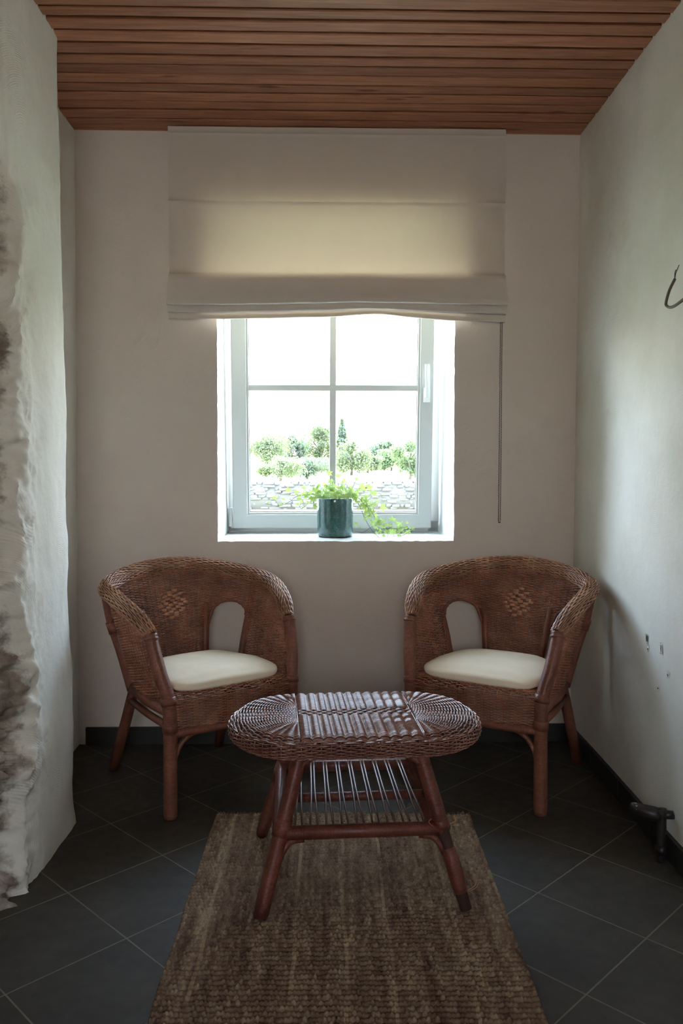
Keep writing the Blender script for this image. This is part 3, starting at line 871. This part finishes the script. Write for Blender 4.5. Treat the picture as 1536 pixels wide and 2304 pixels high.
# ------------------------------------------------------------------ rug
def mk_rugmat():
    q = NT('jute_rug'); co = q.coord()
    st = q.noise(q.mapping(co, (1, .05, 1)), 48, 3, .7)
    st2 = q.noise(q.mapping(co, (1, .35, 1)), 20, 3, .6)
    kn = q.noise(q.mapping(co, (1, .7, 1)), 130, 2, .6)
    kt = q.n('ShaderNodeAttribute'); kt.attribute_name = 'knot'
    f = q.math('ADD', q.math('ADD', q.math('MULTIPLY', st, .46), q.math('MULTIPLY', st2, .24)), q.math('ADD', q.math('MULTIPLY', kn, .18), q.math('MULTIPLY', kt.outputs['Fac'], .12)))
    col = q.ramp(f, [(.34, (.08, .042, .030)), (.45, (.17, .105, .068)), (.55, (.25, .175, .115)), (.66, (.42, .32, .20))])
    sx = q.n('ShaderNodeSeparateXYZ'); q.l(co, sx.inputs[0])
    for c, w in ((-.315, .005), (-.097, .0045), (.025, .0045), (.131, .004), (.30, .004)):
        x = q.math('ADD', sx.outputs[0], q.math('MULTIPLY', q.math('SUBTRACT', q.noise(q.mapping(co, (0, 1, 0)), 3, 2), .5), .03))
        f = q.math('MULTIPLY', q.math('LESS_THAN', q.math('ABSOLUTE', q.math('SUBTRACT', x, c)), w), q.ramp(q.noise(q.mapping(co, (.2, 1, 1), loc=(c * 50, 0, 0)), 5, 3, .7), [(.4, (.1, .1, .1)), (.6, (1, 1, 1))]))
        col = q.mix(q.math('MULTIPLY', f, .5), col, (.52, .39, .24))
    q.set(Base_Color=col, Roughness=.95, Normal=q.bump(q.noise(co, 420, 3, .7), .6, .002))
    q.b.inputs['Specular IOR Level'].default_value = .1
    return q.m
RX0, RX1, RY0, RY1 = -.384, .440, .55, 2.655
kw, kh = .0098, .0175
nx = int((RX1 - RX0) / kw); ny = int((RY1 - RY0) / kh)
gx = np.linspace(0, nx, nx * 4 + 1); gy = np.linspace(0, ny, ny * 4 + 1)
GX, GY = np.meshgrid(gx, gy)
rs = np.random.RandomState(3)
rowj = rs.rand(ny + 2) * .5; colr = rs.rand(nx + 2)
ci = np.clip(np.floor(GX + .5 * (np.floor(GY) % 2)).astype(int), 0, nx + 1)
hgt = .0082 * np.sqrt(np.abs(np.sin(PI * GY))) * (.55 + .45 * np.abs(np.sin(PI * (GX + .5 * (np.floor(GY) % 2))))) * (.75 + .5 * colr[ci])
lump = rs.rand(ny + 2, nx + 2); hgt *= .75 + .5 * lump[np.clip(np.floor(GY).astype(int), 0, ny + 1), ci]
wx = np.array([noise.noise(Vector((0, float(v) * kh * 6, 1))) for v in gy]); wl = wx * .006; wr2 = np.array([noise.noise(Vector((5, float(v) * kh * 6, 1))) for v in gy]) * .006
wv = np.array([noise.noise(Vector((float(v) * kw * 9, 3, 2))) for v in gx]) * .005
fx = GX / nx
PX = RX0 + wl[:, None] * (1 - fx) + wr2[:, None] * fx + GX * kw * ((RX1 - RX0) / (nx * kw))
ragL = (np.abs(np.sin(PI * GY)) - .5) * .005
PX += np.where(GX == 0, -ragL, 0) + np.where(GX == nx, ragL, 0)
PY = RY0 + GY * kh + wv[None] * (GY / ny) + np.where(GY == ny, rs.rand(*GX.shape) * .006, 0)
PZ = .0045 + hgt + .0015 * np.sin(GX * .05) 
edge = (GX == 0) | (GX == nx) | (GY == 0) | (GY == ny)
PZ = np.where(edge, .0008, PZ)
b = MB(); b.grid(np.stack([PX, PY, PZ], -1)); 
# frayed fibres on the rear edge
for i in range(260):
    x = RX0 + rng.random() * (RX1 - RX0); y0 = RY1 + noise.noise(Vector(((x - RX0) * 9, 3, 2))) * .005 - .004; a = (rng.random() - .5) * 1.6
    l = .005 + rng.random() * .012
    b.tube([(x, y0, .006), (x + math.sin(a) * l * .6, y0 + l * .6, .008 + rng.random() * .004), (x + math.sin(a) * l, y0 + l, .004)], .0006, 3, cap=False)
rug = b.build('jute_rug', mk_rugmat()); kv = lump[np.clip(np.floor(GY).astype(int), 0, ny + 1), ci].ravel(); kv = np.concatenate([kv, np.full(len(rug.data.vertices) - kv.size, .6)]).astype(np.float32)
rug.data.attributes.new('knot', 'FLOAT', 'POINT').data.foreach_set('value', kv)
rug = rug; tag(rug, 'striped brown jute runner rug lying on the grey floor tiles under the table', 'rug')

# ------------------------------------------------------------------ ivy in the teal pot
ivy = empty('potted_ivy'); PL = Matrix.Translation((0, WY, 0)) @ Matrix.Rotation(WA, 4, 'Z')
PC = (.010, .205)
ivy.location = PL @ Vector((PC[0], PC[1], .8302)); ivy.rotation_euler = (0, 0, WA)
tag(ivy, 'green ivy trailing from a glazed teal pot on the window sill', 'plant')
b = MB(); pr_ = [(0, .0), (.066, .0), (.073, .002), (.0765, .008), (.0775, .02), (.0785, .09), (.0785, .150), (.0785, .161), (.0775, .1645), (.0755, .1655), (.0735, .164), (.0725, .158), (.072, .13), (0, .13)]
th = np.linspace(0, 2 * PI, 56, endpoint=False)
G = np.array([[(r * math.cos(t), r * math.sin(t), z) for t in th] for r, z in pr_]); b.grid(G, True); b.build('plant_pot', M_pot, ivy)
b = MB(); G = np.array([[(r * math.cos(t), r * math.sin(t), .142 + .006 * noise.noise(Vector((r * 60 * math.cos(t), r * 60 * math.sin(t), 0)))) for t in th] for r in (0, .02, .04, .06, .0725)]); b.grid(G, True); b.build('soil', M_soil, ivy)

def px2l(x, y, dep=0.0):
    """a point near the pot: sideways and up from the pot's foot; dep = towards the glass"""
    Yw = 3.557 + dep
    p = math.radians(1.5)
    return np.array([(x - 751) / 1850 * Yw - PC[0] - .0, dep, EYE - (y - 1035) / 1850 * Yw - .8302])
leafv = []
def leaf_pts():
    lobes = [(90, 1.0), (32, .82), (148, .82), (-28, .60), (208, .60)]
    P = []
    order = sorted([(a, r) for a, r in lobes], key=lambda q: q[0])
    order = [(-28, .60), (32, .82), (90, 1.0), (148, .82), (208, .60)]
    for i, (a, r) in enumerate(order):
        P.append((a, r))
        if i < 4: P.append(((a + order[i + 1][0]) / 2, .43))
    P.append((270, .16))
    return [(r * math.cos(math.radians(a)), r * math.sin(math.radians(a))) for a, r in P]
LP = leaf_pts()
def add_leaf(bb, c, size, face, roll, cup=.25, m=0):
    """face: outward normal direction, roll: direction of the tip in the leaf plane"""
    nrm = Vector(face).normalized(); up = Vector((0, 0, 1)) if abs(nrm.z) < .9 else Vector((0, 1, 0))
    xa = up.cross(nrm).normalized(); ya = nrm.cross(xa)
    cr, sr = math.cos(roll), math.sin(roll)
    v = [Vector(c)]
    for (u, w) in LP:
        u2, w2 = u * cr - w * sr, u * sr + w * cr
        rr = math.hypot(u, w)
        v.append(Vector(c) + (xa * u2 + ya * w2) * size - nrm * size * cup * rr * rr * (.7 + .5 * abs(u)))
    k = len(LP); bb.add([q[:] for q in v], [(0, i + 1, (i + 1) % k + 1) for i in range(k)], m=m)
fol = MB(); stem = MB()
# big leaves read off the plant: x, y in the picture, leaf radius (m), tip direction (deg, 90 = up), depth
BIG = [(741, 1065, .020, 30, 0), (762, 1071, .021, 80, .01), (774, 1081, .018, -20, 0), (748, 1083, .02, 140, -.02), (803, 1078, .016, 45, .0), (735, 1090, .018, 200, .02),
       (651, 1104, .019, 95, .01), (668, 1108, .018, 20, .0), (685, 1098, .018, 60, .01), (712, 1105, .024, 70, -.02), (706, 1120, .024, 250, -.03), (712, 1138, .018, 220, -.03), (692, 1118, .016, 150, .0),
       (620, 1121, .0175, 80, .0), (640, 1124, .010, 60, .01), (633, 1134, .011, 250, 0), (641, 1131, .009, 330, 0), (606, 1131, .009, 170, 0), (681, 1128, .013, 200, .0), (672, 1133, .012, 240, 0), (684, 1140, .009, 300, 0),
       (816, 1098, .026, 30, -.02), (831, 1096, .022, 10, -.01), (842, 1111, .024, 75, -.03), (828, 1118, .017, 120, -.03), (806, 1108, .016, 200, -.02), (862, 1140, .026, -20, -.02), (842, 1135, .019, 60, -.03),
       (822, 1141, .017, 240, -.04), (826, 1128, .017, 100, -.04), (851, 1128, .014, 30, 0), (838, 1150, .015, 200, -.03), (832, 1160, .013, 280, -.04), (846, 1168, .015, 330, -.03), (855, 1174, .016, 270, -.03),
       (865, 1172, .013, 10, -.02), (886, 1170, .022, 80, -.02), (884, 1196, .019, 300, -.03), (872, 1195, .019, 240, -.04), (866, 1205, .012, 250, -.05), (900, 1204, .014, 270, -.03), (898, 1189, .013, 60, -.02),
       (915, 1187, .015, 100, -.01), (930, 1190, .013, 30, -.01), (922, 1196, .014, -40, -.02), (908, 1192, .012, 180, 0), (803, 1180, .014, 130, -.03), (811, 1187, .008, 320, -.03), (851, 1190, .007, 0, -.03), (876, 1181, .010, 150, 0),
       (790, 1098, .014, 60, .0), (758, 1094, .015, 260, .02), (720, 1094, .013, 120, 0)]
for x, y, s_, a, d in BIG:
    c = px2l(x, y, d)
    face = (rng.uniform(-.45, .45), -1, rng.uniform(.0, .9))
    add_leaf(fol, c, s_ * 1.22, face, math.radians(a - 90), .22)
for i in range(230):   # the dense crown
    t = rng.random(); a = rng.uniform(0, 2 * PI); r = .012 + .075 * math.sqrt(rng.random())
    c = (r * math.cos(a), r * math.sin(a) * .85, .163 + .068 * (1 - (r / .1) ** 2) * rng.random() ** 1.3 + .004)
    add_leaf(fol, c, rng.uniform(.010, .0175), (math.cos(a) * .8, -.8 + rng.uniform(-.5, .3), rng.uniform(.1, 1)), rng.uniform(0, 6.28), .3)
for i in range(75):    # leaves spilling over to the right
    t = rng.random(); xx = 800 + 62 * t + rng.uniform(-14, 14); yy = 1108 + 82 * t + rng.uniform(-16, 14)
    add_leaf(fol, px2l(xx, yy, rng.uniform(-.06, .0)), rng.uniform(.010, .0175), (rng.uniform(-.6, .6), -1, rng.uniform(-.1, .9)), rng.uniform(0, 6.28), .25)
for i in range(34):
    xx = 872 + 55 * rng.random(); yy = 1186 + rng.uniform(-12, 14)
    add_leaf(fol, px2l(xx, yy, rng.uniform(-.05, .0)), rng.uniform(.009, .014), (rng.uniform(-.6, .6), -1, rng.uniform(-.1, .9)), rng.uniform(0, 6.28), .25)
for i in range(32):
    t = rng.random(); xx = 722 - 42 * t + rng.uniform(-8, 8); yy = 1102 + 22 * t + rng.uniform(-14, 12)
    add_leaf(fol, px2l(xx, yy, rng.uniform(-.03, .02)), rng.uniform(.009, .015), (rng.uniform(-.6, .6), -1, rng.uniform(-.1, .9)), rng.uniform(0, 6.28), .25)
fol.build('foliage', M_leaf, ivy, sm=False)
VINES = [[(726, 1118), (700, 1112), (668, 1118), (655, 1128), (630, 1138), (600, 1133)], [(722, 1115), (704, 1125), (690, 1138), (680, 1144), (676, 1138)],
         [(796, 1116), (812, 1140), (822, 1165), (838, 1192), (856, 1210), (870, 1214), (876, 1203)], [(800, 1112), (826, 1138), (843, 1160), (856, 1180), (866, 1190), (885, 1186)],
         [(858, 1178), (872, 1188), (895, 1190), (920, 1186)], [(801, 1196), (818, 1198), (832, 1190), (844, 1183), (858, 1180)], [(886, 1207), (905, 1206), (922, 1198), (938, 1188)],
         [(755, 1115), (752, 1092), (742, 1068)], [(765, 1115), (770, 1095), (774, 1082)], [(780, 1115), (795, 1098), (803, 1080)], [(766, 1115), (763, 1090), (762, 1072)]]
for k, v in enumerate(VINES):
    pts = [px2l(x, y, (-.03 if x > 800 else 0.0) if i else 0) for i, (x, y) in enumerate(v)]
    stem.tube(crom(pts, 5), .0011 if k < 7 else .0009, 5, cap=False)
for x, y, s_, a, d in BIG[:36]:
    c = px2l(x, y, d)
    j = min((np.linalg.norm(px2l(px_, py_, 0) - c), (px_, py_)) for v in VINES for px_, py_ in v)[1]
    if abs(j[0] - x) + abs(j[1] - y) < 40: stem.tube([c + [0, .002, 0], (c + px2l(*j, d)) / 2 + [0, 0, -.003], px2l(*j, d)], .0006, 4, cap=False)
stem.build('stems', M_stem, ivy)

# ------------------------------------------------------------------ cable and pipe valve on the right wall
def rw(y, z, d=0): return (.979 + .009 * z - d, y, z)
b = MB()
b.tube(crom([rw(2.385, 1.672, .03), rw(2.41, 1.645, .035), rw(2.432, 1.615, .035), rw(2.425, 1.603, .035), rw(2.395, 1.594, .035), rw(2.36, 1.598, .03), rw(2.30, 1.62, .015), rw(2.27, 1.64, -.005)], 8), .0042, 10)
cab = b.build('electric_cable', M_cable); tag(cab, 'loop of brown cable with bare wire ends sticking out of the right wall', 'cable')
cab.location = (0, -.045, 0)
b = MB()
for dy, dz, k in ((-.004, .026, 0), (-.016, .026, 1), (-.026, .034, 2)):
    b.tube(crom([rw(2.386, 1.671, .03), rw(2.384 + dy * .4, 1.671 + dz * .5, .032), rw(2.384 + dy, 1.671 + dz, .03)], 5), .0011, 6)
b.build('wire', M_wire, cab)
val = empty('pipe_valve', (.945, 2.36, 0)); tag(val, 'small black radiator valve on a pipe low at the right wall above the skirting', 'valve')
b = MB(); b.tube([(-.075, .018, .138), (-.07, .018, .138), (-.015, -.002, .134), (0, -.006, .133)], [.019, .0215, .0205, .018], 20)
b.build('valve_head', M_iron, val)
b = MB()
for i in range(7):
    a = PI * (-.42 + .84 * i / 6) + PI
    b.box((-.066 + .0, .018 + .0208 * math.cos(a) * 1.0, .138 + .0208 * math.sin(a)), (.006, .0035, .0045), Matrix.Rotation(a, 4, 'X'))
b.build('dial_mark', M_label, val, sm=False)
b = MB(); b.tube(crom([(0, -.006, .15), (.002, -.008, .13), (.002, -.008, .08), (.0, -.008, .03), (0, -.008, 0)], 6), [.0165] * 6 + [.0135] * 19, 14)
b.tube([(.002, -.008, .135), (.04, -.012, .135)], .0125, 12); b.tube([(.002, -.008, .02), (.002, -.008, .045)], .0175, 8)
b.build('pipe', M_iron, val)

# ------------------------------------------------------------------ outdoors
GZ = -.12
def mk_ground():
    q = NT('dry_meadow'); co = q.coord()
    col = q.ramp(q.noise(q.mapping(co, (.3, 1, 1)), .5, 6, .7), [(.3, (.26, .28, .10)), (.5, (.36, .34, .16)), (.7, (.42, .37, .21))])
    q.set(Base_Color=col, Roughness=1.0, Normal=q.bump(q.noise(co, 6, 5, .7), .5, .1)); return q.m
M_ground = mk_ground()
gy_ = np.concatenate([np.linspace(4.05, 24, 16), np.linspace(26, 90, 24), [140, 260]]); gx_ = np.linspace(-90, 90, 60)
b = MB(); b.grid(np.array([[(x, y, GZ + .85 * smooth(24, 60, y) + .08 * noise.noise(Vector((x * .15, y * .15, 0))) * smooth(22, 30, y)) for x in gx_] for y in gy_]))
o = b.build('meadow', M_ground); tag(o, 'dry pale meadow stretching from the house to the trees outside the window', 'ground', kind='structure')
q_ = NT('pale_bounce'); q_.set(Base_Color=q_.ramp(q_.noise(q_.coord(), 8, 5, .7), [(.3, (.68, .63, .39)), (.7, (.78, .72, .48))]), Roughness=1.0)
b = MB(); b.grid(np.array([[(x, y, GZ + .02) for x in np.linspace(-14, 14, 8)] for y in np.linspace(3.95, 15.5, 8)]))  # pale sheet added outside the house to reflect light up into the room
o = b.build('bounce_ground', q_.m); tag(o, 'added pale ground sheet bouncing light into the window, before the dry stone wall', 'ground', kind='structure')
def mk_stone():
    q = NT('limestone'); co = q.coord()
    g = q.n('ShaderNodeNewGeometry')
    col = q.ramp(g.outputs['Random Per Island'], [(0, (.095, .09, .085)), (.5, (.115, .11, .105)), (1, (.14, .137, .13))])
    col = q.mix(q.math('MULTIPLY', q.noise(co, 9, 4, .6), .5), col, (.10, .098, .09))
    q.set(Base_Color=col, Roughness=.95); return q.m
b = MB(); import bmesh
def rock(bb, c, d, seed):
    v = []; f = []; nu, nv = 5, 8
    for i in range(nu + 1):
        ph = -PI / 2 + PI * i / nu
        for j in range(nv):
            t = 2 * PI * j / nv
            e = lambda q_: math.copysign(abs(q_) ** .36, q_)
            k = 1 + .18 * noise.noise(Vector((i * .9, j * .9, seed)))
            v.append((c[0] + d[0] / 2 * e(math.cos(ph)) * e(math.cos(t)) * k, c[1] + d[1] / 2 * e(math.cos(ph)) * e(math.sin(t)) * k, c[2] + d[2] / 2 * e(math.sin(ph)) * k))
    for i in range(nu):
        for j in range(nv): f.append((i * nv + j, i * nv + (j + 1) % nv, i * nv + nv + (j + 1) % nv, i * nv + nv + j))
    bb.add(v, f)
WYD = 21.5
z = GZ
while z < .60:
    h = rng.uniform(.05, .11); x = -9 - rng.random() * .3
    while x < 9:
        w = rng.uniform(.09, .34)
        rock(b, (x + w / 2, WYD + rng.uniform(-.06, .06), z + h / 2 + rng.uniform(-.015, .015)), (w * .99, .5, h * rng.uniform(.86, 1.25)), rng.random() * 99); x += w
    z += h * .93
b.box((0, WYD, (GZ + .56) / 2), (18, .43, .56 - GZ))
o = b.build('dry_stone_wall', mk_stone()); tag(o, 'long grey dry stone wall crossing the meadow outside the window', 'wall')

M_f = [mk_leaf('tree_leaf_pale', (.07, .083, .052), (.105, .11, .078), .3, 1.2), mk_leaf('tree_leaf_dark', (.055, .072, .066), (.08, .098, .088), .25, 1.2), mk_leaf('tree_leaf_fresh', (.06, .086, .05), (.085, .115, .07), .3, 1.2)]
M_bark = NT('bark').set(Base_Color=(.12, .10, .08), Roughness=.95).m
def tree(px, Y, base, top, wpx, mat, name, label, seed, dens=1.0, conic=False):
    r = random.Random(seed); k = Y / 1850.0
    x = (px - 751) * k; zt = EYE + (1035 - top) * k; gz = GZ + .85 * smooth(24, 60, Y); W = wpx * k / 2
    root = empty(name, (x, Y, gz)); tag(root, label, 'tree' if 'bush' not in name else 'bush', 'trees beyond the dry stone wall')
    Ht = zt - gz
    f = MB(); N_ = int(5200 * dens)
    blobs = [(r.uniform(-.75, .75) * W, r.uniform(-.5, .5) * W, Ht * r.uniform(.25, .85), r.uniform(.25, .5)) for _ in range(16)] + [(0, 0, Ht * .80, .33)]
    V = []; 
    for i in range(N_):
        if conic:
            t = r.random() ** .8; rad = W * (1 - t) * (.85 + .25 * math.sin(t * 23 + 5 * r.random())) + .05; a = r.uniform(0, 6.28); q_ = math.sqrt(r.random())
            c = Vector((rad * q_ * math.cos(a), rad * q_ * math.sin(a), Ht * (.08 + .92 * t)))
        else:
            bx, by, bz, br = r.choice(blobs); d = Vector((r.gauss(0, 1), r.gauss(0, 1), r.gauss(0, 1))).normalized() * (r.random() ** .4)
            c = Vector((bx + d.x * br * W * 1.1, by + d.y * br * W, max(.05, min(Ht, bz + d.z * br * Ht * .55))))
        s_ = r.uniform(.035, .075) * (Y / 40)
        a1 = Vector((r.gauss(0, 1), r.gauss(0, 1), r.gauss(0, 1))).normalized(); a2 = a1.cross(Vector((r.gauss(0, 1), r.gauss(0, 1), r.gauss(0, 1)))).normalized()
        V += [(c + a1 * s_)[:], (c + a2 * s_ * .6)[:], (c - a1 * s_)[:], (c - a2 * s_ * .6)[:]]
    f.add(V, np.arange(len(V)).reshape(-1, 4)); f.build('crown', mat, root, sm=False)
    t = MB(); t.tube([(0, 0, -.05), (.05 * W, 0, Ht * .3), (0, 0, Ht * .75)], [.07, .05, .02], 7)
    for j in range(6):
        a = r.uniform(0, 6.28); z0 = Ht * r.uniform(.15, .5); t.tube([(0, 0, z0), (math.cos(a) * W * .3, math.sin(a) * W * .3, z0 + Ht * .15), (math.cos(a) * W * .6, math.sin(a) * W * .5, z0 + Ht * .3)], [.035, .022, .01], 5)
    t.build('trunk', M_bark, root)
T = [(598, 42, 1052, 966, 100, 0, 'leafy_tree', 'pale loose tree at the left edge of the window view', 1.0, False),
     (655, 48, 1052, 978, 70, 1, 'leafy_tree', 'bluish green tree next to the pale tree at the left of the view', .9, False),
     (716, 50, 1050, 948, 80, 0, 'leafy_tree', 'tall pale tree just left of the upright glazing bar', 1.0, False),
     (769, 52, 1052, 944, 62, 1, 'conifer_tree', 'slender pointed conifer just right of the upright glazing bar', .8, True),
     (790, 44, 1052, 990, 90, 0, 'leafy_tree', 'low pale tree standing before the pointed conifer', .9, False),
     (858, 60, 1050, 990, 75, 1, 'leafy_tree', 'distant bluish tree right of the gap in the tree line', .9, False),
     (922, 40, 1052, 982, 90, 2, 'leafy_tree', 'fresh green tree at the right edge of the window view', 1.0, False),
     (690, 40, 1052, 1030, 120, 1, 'low_bush', 'dark low bush at the foot of the tall pale tree', .7, False),
     (630, 38, 1052, 1022, 120, 0, 'low_bush', 'pale low bush under the trees at the left of the view', .7, False),
     (826, 46, 1052, 1024, 80, 0, 'low_bush', 'pale low bush between the pointed conifer and the gap', .6, False),
     (880, 48, 1052, 1012, 70, 2, 'low_bush', 'green low bush below the distant bluish tree', .6, False),
     (500, 45, 1052, 960, 150, 2, 'leafy_tree', 'green tree beyond the left window edge', .8, False),
     (1010, 47, 1052, 965, 140, 0, 'leafy_tree', 'pale tree beyond the right window edge', .8, False)]
for i, (px, Y, ba, to, w, mi, nm, lb, de, co_) in enumerate(T): tree(px, Y, ba, to, w, M_f[mi], nm, lb, 50 + i, de, co_)

# ------------------------------------------------------------------ light
world = bpy.data.worlds.new('sky'); scn.world = world; world.use_nodes = True
nt = world.node_tree; bg = nt.nodes['Background']
tc = nt.nodes.new('ShaderNodeTexCoord'); sp_ = nt.nodes.new('ShaderNodeSeparateXYZ'); nt.links.new(tc.outputs['Generated'], sp_.inputs[0])
cr = nt.nodes.new('ShaderNodeValToRGB'); nt.links.new(sp_.outputs[2], cr.inputs[0])
e = cr.color_ramp.elements
for _ in range(3): e.new(.5)
SKY = [(0.0, (.80, .80, .74)), (.12, (.80, .80, .78)), (.25, (.90, .94, .98)), (.5, (1.0, 1.22, 1.6)), (1.0, (1.3, 1.7, 2.3))]
for q_, (p, c) in zip(e, SKY): q_.position = p; q_.color = (*c, 1)
nt.links.new(cr.outputs[0], bg.inputs[0]); bg.inputs[1].default_value = 1.0
def wm(op, a, b_):
    o = nt.nodes.new('ShaderNodeMath'); o.operation = op
    for i, v in enumerate((a, b_)):
        if isinstance(v, (int, float)): o.inputs[i].default_value = v
        elif v is not None: nt.links.new(v, o.inputs[i])
    return o.outputs[0]
def wr(v, a, b_):
    o = nt.nodes.new('ShaderNodeMapRange'); o.interpolation_type = 'SMOOTHSTEP'; nt.links.new(v, o.inputs[0]); o.inputs[1].default_value = a; o.inputs[2].default_value = b_; return o.outputs[0]
# sky glow added left and right of the view to brighten the side walls
ax = wm('ABSOLUTE', sp_.outputs[0], None)
lobe = wm('MULTIPLY', wm('MULTIPLY', wm('MULTIPLY', wr(ax, .40, .72), wm('SUBTRACT', 1.0, wr(ax, .84, 1.0))), wr(sp_.outputs[2], .0, .22)), wm('SUBTRACT', 1.0, wr(sp_.outputs[2], .32, .62)))
vm = nt.nodes.new('ShaderNodeVectorMath'); vm.operation = 'SCALE'; nt.links.new(cr.outputs[0], vm.inputs[0]); vm.inputs['Scale'].default_value = 9.0
vl = nt.nodes.new('ShaderNodeVectorMath'); vl.operation = 'SCALE'; cz = nt.nodes.new('ShaderNodeValToRGB'); nt.links.new(sp_.outputs[2], cz.inputs[0]); cz.color_ramp.elements[0].position = .05; cz.color_ramp.elements[0].color = (1, .97, .90, 1); cz.color_ramp.elements[1].position = .4; cz.color_ramp.elements[1].color = (.50, .76, 1.2, 1)
nt.links.new(cz.outputs[0], vl.inputs[0]); nt.links.new(wm('MULTIPLY', lobe, 43.0), vl.inputs['Scale'])
va = nt.nodes.new('ShaderNodeVectorMath'); va.operation = 'ADD'; nt.links.new(vm.outputs[0], va.inputs[0]); nt.links.new(vl.outputs[0], va.inputs[1])
nt.links.new(va.outputs[0], bg.inputs[0])

def area(name, loc, rot, sx, sy, power, col):
    l = bpy.data.lights.new(name, 'AREA'); l.shape = 'RECTANGLE'; l.size = sx; l.size_y = sy; l.energy = power; l.color = col
    o = bpy.data.objects.new(name, l); COL.objects.link(o); o.location = loc; o.rotation_euler = rot; return o
# added soft fill lamp behind the camera, set in the invented rear opening
area('rear_fill_light', (-.1, -1.93, 1.5), (math.radians(-90), 0, 0), .85, 1.0, 17, (1.0, .89, .76))

vs = scn.view_settings; vs.view_transform = 'Standard'; vs.look = 'None'; vs.gamma = 1; vs.use_curve_mapping = False; vs.exposure = .38
scn.cycles.max_bounces = 7; scn.cycles.diffuse_bounces = 5; scn.cycles.glossy_bounces = 2; scn.cycles.transparent_max_bounces = 12; scn.cycles.use_adaptive_sampling = True; scn.cycles.adaptive_threshold = .05; scn.cycles.use_denoising = True
scn.cycles.sample_clamp_indirect = 10
